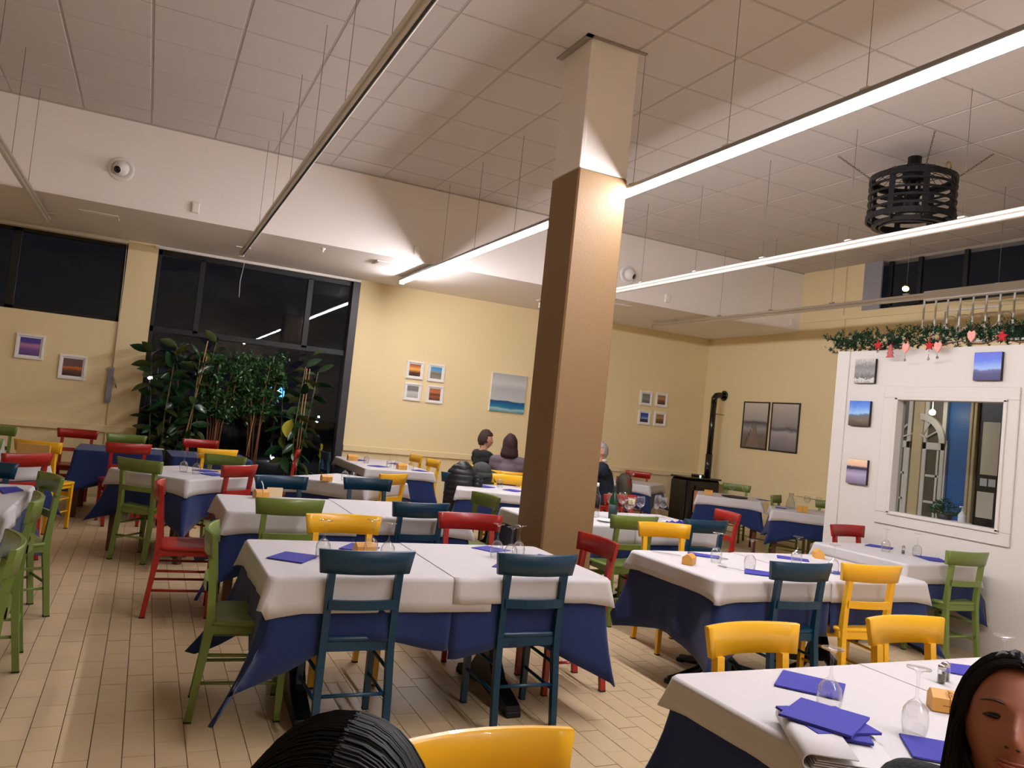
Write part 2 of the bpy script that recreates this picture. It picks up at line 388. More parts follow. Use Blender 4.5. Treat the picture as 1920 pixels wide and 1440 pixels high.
MB().box(-.006, .006, -3.4, 10.3, -.0155, -.009).build('groove', BLACKF, tl)

# bulkhead fittings
def dome(x, z, lb, aim):
    t = thing('swivel_spotlight', lb, 'spotlight', (x, YE, z))
    MB().lathe([(.0, 0), (.125, 0), (.128, .006), (.122, .014), (.095, .017), (.09, .01), (0, .01)], 32).build('wall_ring', WHITEM, t).rotation_euler.x = PI/2
    MB().ell((0, -.045, 0), (.078, .07, .078), 20, 12).build('ball', WHITEM, t)
    d = Vector(aim).normalized(); p = Vector((0, -.03, 0))
    b = MB().tube([p+d*.03, p+d*.085], .042, 18).build('snout', WHITEM, t)
    MB().tube([p+d*.083, p+d*.088], .036, 18).build('lens', mat('black_lens', (6, 6, 6), .2), b)
dome(-.5, 3.70, 'white round swivel spotlight on the upper left bulkhead', (-.35, -.8, -.35))
dome(5.88, 3.67, 'white round swivel spotlight just right of the brown column', (.45, -.8, -.35))
for x, lb in ((.26, 'small white sensor box on the bulkhead left of the dark lamp'), (2.81, 'small white sensor box on the bulkhead above the glowing lamp end'), (6.57, 'small white sensor box on the bulkhead right of the column'), (8.94, 'small white sensor box at the far right end of the bulkhead')):
    t = thing('sensor_box', lb, 'sensor', (x, YE, 3.445))
    MB().box(-.04, .04, -.03, 0, -.06, .06, bev=.006).build('housing', WHITEM, t); MB().box(-.028, .028, -.034, -.03, -.045, .045, bev=.002).build('cover', WHITEP, t)
for x, yy, lb in ((-.7, 9.95, 'flat white access plate under the bulkhead at left'), (2.62, 9.75, 'flat white access plate beside the end of the glowing lamp'), (6.0, 9.7, 'flat white access plate under the bulkhead right of the column')):
    t = thing('access_plate', lb, 'vent', (x, yy, ZS))
    MB().box(-.2, .2, -.14, .14, -.012, 0, bev=.004).build('frame', WHITEM, t); MB().box(-.17, .17, -.11, .11, -.016, -.012, bev=.002).build('plate', WHITEP, t)
tag(MB().lathe([(0, -.05), (.01, -.05), (.012, -.03), (.03, -.01), (.03, 0), (0, 0)], 14, (1.72, 9.5, ZS)).build('sprinkler', WHITEM), 'tiny white sprinkler head under the bulkhead right of the dark lamp', 'sprinkler')
# hanging cord cleat on the wall
t = thing('window_winder', 'long grey strap holder hanging on the cream wall left of the plants', 'holder', (-.44, YW-.06, 1.42))
MB().box(-.035, .035, 0, .022, -.24, .22, bev=.008).build('body', mat('grey_plastic', (140, 138, 150), .5), t)
MB().tube([(.03, 0, .1), (.06, -.015, .02), (.085, -.01, -.04)], .008, 8).build('crank', STEEL, t)
MB().tube([(.02, .03, .22), (.0, .045, 1.84)], .004, 5).build('cord', WHITEM, t)

# ------------------------------------------------------------------ partition (white entrance screen) with window
XP, ZP = 6.25, 2.51
pw = MB()
pw.box(XP, XP+.1, -3.0, 4.03, 0, ZP); pw.box(XP, XP+.1, 5.05, 5.77, 0, ZP); pw.box(XP, XP+.1, 4.03, 5.05, 0, 1.005); pw.box(XP, XP+.1, 4.03, 5.05, 2.055, ZP)
pt = struct(pw.build('wall_partition', PARTW))
MB().box(XP-.012, XP+.11, 5.63, 5.78, 0, ZP+.005, bev=.004).build('end_post', PARTW, pt)
w4 = bpy.data.objects.new('window_4', None); COL.objects.link(w4); w4['kind'] = 'structure'
for b in ((3.93, 5.19, .895, 1.0), (3.93, 5.19, 2.06, 2.165), (3.93, 4.035, 1.0, 2.06), (5.045, 5.19, 1.0, 2.06)): MB().box(XP-.018, XP, b[0], b[1], b[2], b[3], bev=.005).build('casing', PARTW, w4)
for b in ((4.02, 5.06, .99, 1.02), (4.02, 5.06, 2.04, 2.07), (4.02, 4.05, 1.0, 2.06), (5.03, 5.06, 1.0, 2.06)): MB().box(XP-.032, XP+.09, b[0], b[1], b[2], b[3], bev=.004).build('inner_frame', PARTW, w4)
MB().box(XP+.05, XP+.056, 4.04, 5.04, 1.01, 2.05).build('pane', GLASS, w4)

# vestibule behind the partition
XB = 8.0
vest = MB(); vest.box(XB+.02, XB+.1, 2.4, 6.72, 0, ZP)
struct(vest.build('wall_vestibule', mat('vestibule_paint', (196, 186, 156), .7)))
dr = bpy.data.objects.new('door_1', None); COL.objects.link(dr); dr['kind'] = 'structure'
DW = mat('white_door_paint', (206, 204, 196), .45); DG = mat('smoky_door_glass', (92, 86, 70), .25)
def french(parent, ya, yb, arch_from):
    """arched glazed leaf, ya..yb; arch springs at arch_from side"""
    xd = XB-.03; w_ = yb-ya
    for (a, b, z0, z1) in ((ya, ya+.05, .05, 2.3), (yb-.05, yb, .05, 2.3), (ya, yb, .05, .35), (ya, yb, 1.64, 1.72)): MB().box(xd-.02, xd+.02, a, b, z0, z1, bev=.004).build('stile', DW, parent)
    for z in (.78, 1.06, 1.35): MB().box(xd-.012, xd+.012, ya+.05, yb-.05, z-.013, z+.013).build('glazing_bar', DW, parent)
    MB().box(xd-.012, xd+.012, ya+w_*.3-.012, ya+w_*.3+.012, .35, 1.64).build('glazing_bar', DW, parent)
    MB().box(xd-.003, xd+.003, ya+.04, yb-.04, .3, 2.28).build('pane', DG, parent)
french(dr, 5.79, 6.06, 0)
french(dr, 6.22, 6.44, 0)
MB().box(XB-.05, XB+.02, 6.07, 6.2, 0, 2.48, bev=.006).build('door_post', mat('beige_post', (196, 178, 138), .5), dr)
# arched fan light curving across
af = MB(); N = 18
def arc(r0, r1, a0, a1, cy, cz, x0, x1, mb, n=16):
    for k in range(n):
        t0 = a0+(a1-a0)*k/n; t1 = a0+(a1-a0)*(k+1)/n
        q = [(cy+r0*math.cos(t0), cz+r0*math.sin(t0)), (cy+r1*math.cos(t0), cz+r1*math.sin(t0)), (cy+r1*math.cos(t1), cz+r1*math.sin(t1)), (cy+r0*math.cos(t1), cz+r0*math.sin(t1))]
        mb.prism(q, x0, x1, 'x')
ar = MB(); arc(.25, .32, PI/2, PI, 6.10, 1.72, XB-.07, XB-.03, ar); arc(.07, .09, PI/2, PI, 6.10, 1.72, XB-.06, XB-.04, ar)
for a in (2.05, 2.6): ar.tube([(XB-.05, 6.10+.09*math.cos(a), 1.72+.09*math.sin(a)), (XB-.05, 6.10+.31*math.cos(a), 1.72+.31*math.sin(a))], .011, 6)
ar.build('arched_fanlight', DW, dr)
ar = MB(); arc(.07, .09, PI/2, PI, 6.44, 1.72, XB-.06, XB-.04, ar)
for a in (1.9, 2.3, 2.8): ar.tube([(XB-.05, 6.44+.02*math.cos(a), 1.72+.02*math.sin(a)), (XB-.05, 6.44+.26*math.cos(a), 1.72+.26*math.sin(a))], .011, 6)
ar.build('arched_fanlight', DW, dr)
arr = MB(); arr.box(XB-.04, XB, 5.77, 5.83, .0, 1.75); arr.build('side_stile', DW, dr)
MB().box(XB-.012, XB+.018, 5.52, 5.79, .0, 2.46).build('blue_panel', mat('bright_blue_panel', (16, 92, 164), .45), dr)
MB().box(XB-.010, XB+.018, 5.78, 6.1, 1.85, 2.46).build('blue_panel', mat('bright_blue_panel', (28, 116, 196), .35), dr)
for a in (5.5, 5.455): MB().box(XB-.06, XB+.02, a-.018, a+.018, 0, 2.48, bev=.006).build('door_post', mat('beige_post', (196, 178, 138), .5), dr)
d2 = struct(MB().box(XB-.02, XB+.018, 4.4, 5.43, 0, 2.48).build('door_2', mat('dark_brown_door', (34, 26, 22), .3)))
for a, b, z0, z1, lb in ((5.2, 5.385, 1.43, 1.98, 'tall white sheet taped on the dark door behind the screen window'), (5.22, 5.40, .98, 1.25, 'lower white sheet taped on the dark door behind the screen window')):
    tag(MB().box(XB-.026, XB-.022, a, b, z0, z1).build('paper_notice', mat('notice_paper', (214, 208, 190), .8)), lb, 'notice')
for a in (5.21, 5.30): tag(MB().box(XB-.03, XB-.024, a, a+.075, 1.31, 1.39).build('paper_note', mat('notice_paper2', (190, 192, 190), .8)), 'small pale note between the two door sheets, %s' % ('right one' if a < 5.25 else 'left one'), 'notice')
# vestibule lamp
t = thing('globe_lamp', 'small lit globe lamp seen through the screen window', 'lamp', (7.7, 5.78, 2.04))
gm = mat('globe_glow', (255, 245, 225), emit=(255, 236, 205), estr=14)
MB().ell((0, 0, 0), (.032, .032, .032), 14, 10).build('globe', gm, t)
MB().tube([(0, 0, .03), (0, 0, .42)], .006, 6).build('stem', WHITEM, t); MB().box(-.05, .05, -.05, .05, .42, .44, bev=.005).build('ceiling_rose', WHITEM, t)
struct(MB().box(XP+.1, XB+.1, 3.0, 5.77, ZP-.03, ZP).build('ceiling_vestibule', WHITEP))
# ledge, poinsettia/pine plant and sanitizer
struct(MB().box(XP+.1, XP+.36, 3.9, 5.2, .95, .985, bev=.005).build('trim_7', PARTW))
t = thing('sanitizer_bottle', 'white pump bottle of hand sanitizer on the sill inside the screen window', 'bottle', (XP+.25, 4.52, .985))
MB().lathe([(0, 0), (.03, 0), (.032, .01), (.032, .085), (.022, .105), (.011, .112), (.011, .125), (0, .125)], 16).build('body', mat('clear_white_plastic', (214, 216, 214), .25), t)
MB().tube([(0, 0, .12), (0, 0, .155)], .006, 8).build('pump', WHITEM, t); MB().box(-.035, .012, -.008, .008, .152, .164, bev=.003).build('nozzle', WHITEM, t)
tag(MB().box(XP+.2, XP+.3, 4.46, 4.62, .985, 1.012, bev=.004).build('tissue_box', WHITEM), 'flat white box beside the sanitizer bottle behind the screen window', 'box')
t = thing('potted_pine', 'small dark green potted pine on the sill inside the screen window', 'plant', (XP+.3, 4.72, .985))
MB().lathe([(0, 0), (.05, 0), (.065, .07), (.0, .07)], 14).build('pot', GREYF, t)
mb = MB()
for k in range(260):
    a = random.uniform(0, 2*PI); r = random.uniform(.0, .14); z = .06+random.uniform(0, .16)*(1-r/.2)
    p = Vector((r*math.cos(a)*.6, r*math.sin(a), z)); d = Vector((math.cos(a)*.4, math.sin(a), random.uniform(-.1, .8))).normalized()*.045
    q = d.orthogonal().normalized()*.007; mb.add([p-q, p+q, p+d], [(0, 1, 2)])
tag(mb.build('needles', PINE, t), kind='stuff')

# canvases on the partition
def canvas(y, z, s, m, lb, X=XP):
    t = thing('canvas_print', lb, 'picture', (X-.001, y, z))
    MB().box(-.03, 0, -s/2, s/2, -s/2, s/2, bev=.002).build('stretcher', mat('dark_canvas_side', (40, 26, 34), .7), t)
    MB().box(-.0315, -.029, -s/2+.001, s/2-.001, -s/2+.001, s/2-.001).build('print', m, t)
canvas(5.42, 2.31, .235, picture_mat('p_town', [(0, (150, 146, 140)), (.15, (210, 206, 200)), (.22, (90, 88, 86)), (.45, (140, 138, 134)), (.7, (120, 118, 114)), (1, (190, 186, 180))], 9, .22), 'square grey canvas of a town square, topmost left on the white screen')
canvas(5.445, 1.90, .24, picture_mat('p_valley', [(0, (60, 50, 40)), (.25, (110, 96, 70)), (.42, (90, 100, 110)), (.5, (150, 190, 235)), (.75, (90, 140, 220)), (1, (60, 110, 205))], 3, .14), 'square canvas of a mountain valley under blue sky, middle left on the white screen')
canvas(5.42, 1.34, .235, picture_mat('p_lake', [(0, (110, 100, 130)), (.4, (170, 160, 185)), (.55, (130, 120, 150)), (.6, (40, 38, 60)), (.68, (60, 50, 80)), (.74, (220, 180, 150)), (1, (236, 208, 168))], 3, .04), 'square canvas of a pale dusk lake, lowest left on the white screen')
canvas(4.205, 2.335, .235, picture_mat('p_peak', [(0, (62, 60, 110)), (.25, (76, 76, 120)), (.36, (96, 100, 150)), (.42, (150, 180, 230)), (.7, (96, 120, 220)), (1, (90, 104, 205))], 2.2, .1), 'square blue canvas of a mountain ridge above the screen window, at right')

# garland ---------------------------------------------------
t = thing('pine_garland', 'green artificial pine garland lying along the top of the white screen', 'garland', (XP+.04, 0, ZP))
mb = MB()
y = 5.9
while y > 2.2:
    for k in range(5):
        c = Vector((random.uniform(-.09, .08), y+random.uniform(-.04, .04), random.uniform(.0, .15)))
        dirn = Vector((random.uniform(-.7, .4), random.uniform(-1, 1), random.uniform(0, 1.0))).normalized()
        L = random.uniform(.07, .13)
        for j in range(30):
            s_ = random.random(); p = c+dirn*(L*s_); a = random.uniform(0, 2*PI); o = dirn.orthogonal().normalized(); o = (Matrix.Rotation(a, 3, dirn) @ o)
            d = (o+dirn*.5).normalized()*random.uniform(.022, .036); q = d.cross(dirn).normalized()*.0048
            if p.z < 0: p.z = 0
            mb.add([p-q, p+q, p+d], [(0, 1, 2)])
    y -= .028
tag(mb.build('needles', PINE, t), kind='stuff')
MB().tube([(0.0, y_/10, .04+.02*math.sin(y_*1.7)) for y_ in range(22, 59)], .006, 6).build('stem', BARK, t)
REDF = mat('red_felt', (176, 22, 22), .8); PINK = mat('pink_felt', (226, 158, 146), .85); JUTE = mat('plaid_felt', (176, 92, 88), .85, noise_amt=.3, noise_scale=60); BELL = mat('silver_bell', (200, 198, 192), .2, metal=1)
def star(r0, r1, n=5): return [((r0 if k % 2 == 0 else r1)*math.sin(PI*k/n), (r0 if k % 2 == 0 else r1)*math.cos(PI*k/n)) for k in range(2*n)]
tree = [(0, .07), (.022, .04), (.012, .04), (.03, .012), (.016, .012), (.038, -.02), (.02, -.02), (.042, -.055), (-.042, -.055), (-.02, -.02), (-.038, -.02), (-.016, .012), (-.03, .012), (-.012, .04), (-.022, .04)]
heart = [(0, -.06), (.03, -.02), (.036, .015), (.022, .04), (.004, .03), (0, .022), (-.004, .03), (-.022, .04), (-.036, .015), (-.03, -.02)]
def ornament(y, z, poly, m, lb, bell=None, x=-.09):
    t = thing('hanging_ornament', lb, 'ornament', (XP+x, y, z))
    MB().prism([(a, b) for a, b in poly], -.006, .006, 'x').build('felt_shape', m, t)
    MB().tube([(0, 0, .04), (.02, 0, .1)], .0025, 5).build('string', REDF, t)
    if bell:
        MB().tube([(0, 0, -.02), (0, 0, -bell)], .0025, 5).build('tail', BELL, t); MB().ell((0, 0, -bell), (.013, .013, .012), 12, 8).build('bell', BELL, t)
ornament(5.24, ZP+.035, star(.05, .022), REDF, 'red felt star nearest the left end of the garland', .06)
ornament(5.10, ZP-.03, tree, JUTE, 'red checked felt tree hanging below the garland', None)
ornament(4.94, ZP+.005, heart, PINK, 'pink felt heart with a bell hanging left of the window top', .12)
ornament(4.705, ZP+.01, star(.05, .022), REDF, 'bright red felt star with a bell, middle of the garland', .12)
ornament(4.62, ZP-.0, heart, PINK, 'pink felt heart with a bell beside the middle red star', .10)
ornament(4.32, ZP+.08, heart, PINK, 'pink felt heart standing up on the garland above the blue canvas', None)
ornament(4.06, ZP+.055, star(.05, .022), REDF, 'red felt star at the right end of the garland', None)

# balcony railing ------------------------------------------
XG = 8.3
struct(MB().box(XG-.1, XR, -3.5, 6.5, 2.72, 2.86).build('floor_balcony', WALL))
t = thing('balcony_railing', 'white metal railing with small arches at the top of the right wall', 'railing', (XG, 0, 2.86))
y = 6.45; P_ = .155; H_ = .63
while y > 2.2:
    MB().tube([(0, y, 0), (0, y, H_-.0)], .011, 8).build('baluster', WHITEM, t)
    a = MB(); pts = [(0, y-P_/2+P_/2*math.cos(th), H_-.09+(P_/2)*math.sin(th)) for th in [PI*k/8 for k in range(9)]]
    a.tube(pts, .008, 6); a.build('arch', WHITEM, t)
    y -= P_
MB().box(-.015, .015, 2.2, 6.46, H_, H_+.03, bev=.004).build('handrail', WHITEM, t)
MB().box(-.012, .012, 2.2, 6.46, .03, .055, bev=.004).build('bottom_rail', WHITEM, t)
t = thing('balcony_railing', 'second shorter white railing behind the balcony railing', 'railing', (XG+.45, 0, 2.86))
y = 6.5
for k in range(5):
    MB().tube([(0, y, 0), (0, y, .5)], .009, 8).build('baluster', WHITEM, t)
    MB().tube([(0, y-.08+.08*math.cos(th), .36+.08*math.sin(th)) for th in [2*PI*q/14 for q in range(15)]], .006, 6).build('ring', WHITEM, t)
    y -= .17
MB().box(-.01, .01, 5.8, 6.51, .5, .52).build('handrail', WHITEM, t)
struct(MB().box(XR-.02, XR+.0, 3.2, 5.95, 2.95, 3.2).build('window_5', mat('dark_opening_glass', (16, 15, 22), .15)))

# caged ceiling fan ----------------------------------------
t = thing('caged_ceiling_fan', 'black round caged ceiling fan hung on three chains', 'fan', (5.97, 4.85, 0)); t.scale = (.82, .82, 1)
def ring(mb, r, z, w_, h_, n=40):
    pr = [(r-w_/2, z-h_/2), (r+w_/2, z-h_/2), (r+w_/2, z+h_/2), (r-w_/2, z+h_/2), (r-w_/2, z-h_/2)]
    mb.lathe(pr, n, cap=False, smooth=False)
for k, z in enumerate((3.98, 3.91, 3.84, 3.77, 3.70, 3.63)):
    mb = MB(); ring(mb, .43 if k < 5 else .44, z, .02, .018 if 0 < k < 5 else .05); mb.build('hoop', FANB, t)
mb = MB(); ring(mb, .36, 3.575, .05, .03); mb.build('lower_rim', FANB, t)
mb = MB(); ring(mb, .30, 3.56, .02, .02); mb.build('inner_rim', FANB, t)
mb = MB(); ring(mb, .40, 4.0, .05, .02); mb.build('upper_rim', FANB, t)
for k in range(8):
    a = 2*PI*k/8+.2; c_, s_ = math.cos(a), math.sin(a)
    Mx = Matrix.Rotation(a, 4, 'Z')
    MB().box(.415, .43, -.03, .03, 3.6, 4.0, Mx).build('stave', FANB, t)
    MB().tube([(c_*.43, s_*.43, 3.6), (c_*.36, s_*.36, 3.565)], .012, 6).build('bracket', FANB, t)
wi = MB()
for k in range(28):
    a = 2*PI*k/28; wi.tube([(math.cos(a)*.08, math.sin(a)*.08, 4.1), (math.cos(a)*.3, math.sin(a)*.3, 4.06), (math.cos(a)*.41, math.sin(a)*.41, 3.99)], .0035, 4)
for r, z in ((.15, 4.085), (.23, 4.07), (.32, 4.05)): wi.tube([(r*math.cos(q*PI/12), r*math.sin(q*PI/12), z) for q in range(25)], .0035, 4)
wi.build('wire_guard', FANB, t)
MB().lathe([(0, 3.98), (.1, 3.98), (.11, 4.0), (.11, 4.1), (.085, 4.13), (.07, 4.13), (.07, 4.2), (0, 4.2)], 24).build('motor_housing', FANB, t)
MB().lathe([(0, 3.72), (.05, 3.72), (.06, 3.75), (.06, 3.86), (.03, 3.9), (.03, 3.98), (0, 3.98)], 20).build('hub', FANB, t)
for k in range(5):
    Mx = Matrix.Rotation(2*PI*k/5+.3, 4, 'Z') @ Matrix.Translation((.2, 0, 3.8)) @ Matrix.Rotation(.25, 4, 'X')
    MB().box(-.15, .14, -.045, .045, -.003, .003, Mx, bev=.002).build('blade', FANB, t)
for k in range(4):
    a = 2*PI*k/4; c_, s_ = math.cos(a), math.sin(a)
    MB().tube([(c_*.09, s_*.09, 3.7), (c_*.09, s_*.09, 4.0)], .008, 6).build('lamp_post', FANB, t)
mb = MB(); ring(mb, .12, 3.68, .03, .02); mb.build('lamp_ring', FANB, t)
MB().tube([(-.1, -.36, 4.02+.03*math.cos(q*PI/6)) if False else (-.02+.035*math.cos(q*PI/6), -.43, 4.03+.035*math.sin(q*PI/6)) for q in range(13)], .008, 6).build('eye_bolt', mat('brass', (170, 140, 80), .35, metal=.8), t)
for (cx, cy) in ((-.5, .6), (-.36, -.5), (.6, -.48)):
    e = Vector((cx*1.0, cy*1.0, 4.245)); s0 = Vector((cx, cy, 0)).normalized()*.4+Vector((0, 0, 4.0)); mb = MB(); n_ = 16
    for k in range(n_):
        a = s0.lerp(e, k/n_); b = s0.lerp(e, (k+1.25)/n_); d = (b-a); o = d.orthogonal().normalized()*.008
        if k % 2: o = d.cross(o).normalized()*.008
        m_ = (a+b)/2; mb.tube([a, m_+o-d*.2, m_+o+d*.2, b, m_-o+d*.2, m_-o-d*.2, a], .0028, 4, caps=False)
    mb.build('chain', CHAIN, t)

# ------------------------------------------------------------------ stove
t = thing('pellet_stove', 'black pellet stove standing in the far right corner', 'stove', (8.55, 10.72, 0))
BS = mat('black_stove_enamel', (14, 13, 13), .25, coat=.3)
MB().box(-.33, .33, -.24, .24, .03, .82, bev=.03).build('body', BS, t)
MB().box(-.345, .345, -.255, .255, .82, .85, bev=.01).build('top_plate', BS, t)
MB().box(-.36, -.33, -.2, .2, .08, .78, bev=.01).build('side_panel', BS, t)
MB().box(-.2, .2, -.262, -.24, .15, .72, bev=.01).build('door', mat('stove_glass', (22, 18, 18), .08), t)
tag(MB().box(-.22, .02, -.268, -.262, .28, .64).build('door_reflection', mat('salmon_reflection', (214, 150, 122), .7), t), 'salmon pink reflection painted on the stove door')  # flat salmon patch, stands in for a reflection in the glass door
MB().box(.0, .22, .02, .14, .85, .89, bev=.01).build('control_panel', BS, t)
MB().box(.09, .12, .015, .02, .86, .875).build('display', mat('display_glow', (200, 255, 230), emit=(190, 255, 220), estr=3), t)
for a, b in ((-.28, -.2), (.28, -.2), (-.28, .2), (.28, .2)): MB().box(a-.02, a+.02, b-.02, b+.02, 0, .04).build('foot', RUBBER, t)
t = thing('stove_pipe', 'black stove flue pipe rising from the stove and bending into the right wall', 'pipe', (8.9, 10.86, 0))
MB().tube([(0, 0, .84), (0, 0, 1.25)], .058, 20).build('lower_pipe', BS, t); MB().tube([(0, 0, 1.24), (0, 0, 2.17)], .05, 20).build('upper_pipe', BS, t)
MB().tube([(0, 0, 2.15), (.0, 0, 2.22), (.035, 0, 2.27), (.1, 0, 2.285), (.22, 0, 2.285)], .052, 20).build('elbow', BS, t)
MB().lathe([(.05, 0), (.09, 0), (.09, .015), (.05, .015)], 24).build('wall_collar', BS, t, (.2, 0, 2.285)).rotation_euler.y = PI/2
MB().tube([(.02, -.04, 1.95), (.21, -.04, 1.95)], .006, 6).build('bracket', BS, t)

# ------------------------------------------------------------------ framed pictures
WFR = mat('white_frame', (238, 234, 228), .45); BFR = mat('black_frame', (24, 20, 20), .4)
def framed(loc, w_, h_, fm, fw_, img, lb, axis='y', group=None, passe=.0):
    """axis y: hangs on the far wall facing -Y; axis x: on the right wall facing -X"""
    t = thing('framed_picture', lb, 'picture', loc, 0 if axis == 'y' else -PI/2, group)
    W, H = w_/2, h_/2
    for b in ((-W, W, H-fw_, H), (-W, W, -H, -H+fw_), (-W, -W+fw_, -H+fw_, H-fw_), (W-fw_, W, -H+fw_, H-fw_)): MB().box(b[0], b[1], -.025, 0, b[2], b[3], bev=.003).build('frame_bar', fm, t)
    MB().box(-W+fw_*.9, W-fw_*.9, -.010, -.002, -H+fw_*.9, H-fw_*.9).build('mount', WFR if passe else fm, t)
    p = passe; MB().box(-W+fw_+p, W-fw_-p, -.013, -.010, -H+fw_+p, H-fw_-p).build('print', img, t)
    return t
sun = picture_mat('p_sunset', [(0, (50, 30, 24)), (.3, (96, 52, 30)), (.45, (220, 140, 60)), (.55, (250, 190, 90)), (.8, (206, 120, 60)), (1, (150, 90, 70))], 3, .05)
sun2 = picture_mat('p_sunset2', [(0, (40, 30, 34)), (.3, (110, 62, 36)), (.5, (214, 120, 50)), (.56, (120, 80, 70)), (1, (110, 84, 90))], 4, .1)
purp = picture_mat('p_purple_sea', [(0, (90, 70, 130)), (.35, (120, 84, 150)), (.6, (190, 130, 160)), (.72, (80, 66, 150)), (1, (70, 62, 150))], 2, .04)
beach = picture_mat('p_beach', [(0, (150, 140, 124)), (.45, (120, 118, 100)), (.6, (160, 150, 130)), (.66, (90, 160, 200)), (1, (70, 140, 200))], 6, .14)
grey = picture_mat('p_grey_road', [(0, (170, 168, 160)), (.45, (200, 198, 190)), (.6, (120, 118, 112)), (1, (130, 128, 122))], 3, .1)
dusk = picture_mat('p_dusk', [(0, (60, 40, 36)), (.3, (160, 84, 40)), (.5, (90, 60, 50)), (.7, (196, 110, 60)), (1, (170, 100, 70))], 4, .08)
bw = picture_mat('p_bw', [(0, (90, 90, 88)), (.5, (140, 140, 136)), (1, (110, 110, 108))], 6, .3)
blue = picture_mat('p_bluesky', [(0, (40, 40, 60)), (.3, (60, 60, 80)), (.4, (150, 170, 210)), (.6, (60, 90, 180)), (1, (36, 60, 150))], 3, .05)
warm = picture_mat('p_warm', [(0, (70, 48, 40)), (.45, (130, 90, 60)), (.6, (190, 140, 90)), (1, (150, 110, 80))], 4, .1)
YP = YW-.001
for x, z, s, im, lb in ((-1.37, 1.785, .31, purp, 'small white framed purple seascape farthest left on the wall'), (-.88, 1.585, .31, sun2, 'small white framed orange sunset, lower of the two left of the plants'),
        (3.63, 2.09, .27, sun, 'white framed orange sunset, top left of the four beside the tall window'), (3.97, 2.085, .27, beach, 'white framed beach with blue sky, top right of the four beside the tall window'),
        (3.63, 1.76, .27, grey, 'white framed grey picture, bottom left of the four beside the tall window'), (3.985, 1.755, .27, dusk, 'white framed brown dusk, bottom right of the four beside the tall window'),
        (7.85, 2.10, .25, bw, 'white framed grey picture, top left of the four right of the column'), (8.18, 2.105, .25, warm, 'white framed brown picture, top right of the four right of the column'),
        (7.85, 1.765, .25, blue, 'white framed blue sky picture, bottom left of the four right of the column'), (8.18, 1.77, .25, warm, 'white framed brown picture, bottom right of the four right of the column')):
    framed((x, YP, z), s, s, WFR, .028, im, lb, passe=.018)
t = thing('sea_painting', 'square grey and blue seascape canvas left of the column', 'painting', (5.21, YP, 1.905))
MB().box(-.305, .305, -.03, 0, -.305, .305, bev=.003).build('stretcher', WFR, t)
MB().box(-.303, .303, -.032, -.0295, -.303, .303).build('print', picture_mat('p_sea', [(0, (60, 150, 160)), (.08, (170, 196, 196)), (.12, (40, 130, 160)), (.22, (20, 96, 150)), (.28, (20, 80, 130)), (.3, (196, 198, 194)), (.6, (182, 184, 184)), (.75, (206, 206, 202)), (1, (176, 178, 178))], 2.6, .05), t)
pierm = picture_mat('p_pier', [(0, (110, 96, 84)), (.3, (120, 108, 96)), (.42, (160, 156, 156)), (.5, (120, 116, 116)), (.56, (80, 78, 78)), (.62, (170, 162, 158)), (1, (206, 196, 178))], 3, .05)
lakem = picture_mat('p_mist', [(0, (120, 112, 110)), (.25, (150, 142, 144)), (.38, (176, 170, 170)), (.45, (96, 88, 88)), (.52, (150, 144, 144)), (1, (200, 190, 176))], 2.2, .1)
for y, im, lb in ((10.03, pierm, 'tall black framed print of a pier on a misty lake, left of the pair'), (9.375, lakem, 'tall black framed print of a misty lake shore, right of the pair')):
    t = framed((XR-.001, y, 1.81), .6, .78, BFR, .02, im, lb, 'x')
    if im is pierm:
        MB().prism([(-.17, -.36), (.13, -.36), (.02, .02), (-.01, .02)], -.0145, -.013, 'y').build('pier', mat('pier_brown', (132, 112, 98), .6), t)
        for k in range(5):
            f = k/5; MB().box(-.2+.17*f, -.19+.17*f, -.0165, -.013, -.34+.36*f, -.24+.3*f).build('pier_post', mat('pier_dark', (88, 76, 70), .6), t)
MB().box(XR-.006, XR, 9.9, 10.0, 2.6, 2.62)

# ------------------------------------------------------------------ plants by the tall window
def leaf_mesh(L, W, m, curl=.12, name='leaf'):
    mb = MB(); n = 7
    for i in range(n+1):
        t_ = i/n; w_ = W*math.sin(PI*min(1, t_*1.02))**.75*(1-.15*t_); z = -curl*L*t_*t_
        mb.v += [(-w_/2, L*t_, z+w_*.18), (0, L*t_, z), (w_/2, L*t_, z+w_*.18)]
    for i in range(n):
        a = i*3; mb.f += [(a, a+1, a+4, a+3), (a+1, a+2, a+5, a+4)]; mb.sm += [True, True]
    return mb.mesh(name, m)
LM = [leaf_mesh(.24, .115, LEAF), leaf_mesh(.2, .1, LEAF, .25), leaf_mesh(.26, .12, LEAF, -.1), leaf_mesh(.21, .1, LEAF2, .15)]
def put_leaf(me, par, p, d, roll=0, s=1):
    o = link('leaf', me, par); d = Vector(d).normalized(); z = Vector((0, 0, 1)); x = d.cross(z)
    if x.length < .05: x = Vector((1, 0, 0))
    x.normalize(); zz = x.cross(d)
    R = Matrix((x, d, zz)).transposed().to_4x4() @ Matrix.Rotation(roll, 4, 'Y')
    o.matrix_basis = Matrix.Translation(p) @ R @ Matrix.Diagonal((s, s, s, 1)); return o
def pot(t, r, h, m=TERRA):
    MB().lathe([(0, 0), (r*.72, 0), (r*.98, h*.8), (r*1.06, h*.8), (r*1.1, h), (r*.98, h), (r*.95, h*.93), (0, h*.93)], 28, smooth=False).build('pot', m, t)
    MB().lathe([(0, 0), (r*.94, 0), (r*.94, .01), (0, .01)], 20, (0, 0, h*.92)).build('soil', SOIL, t)
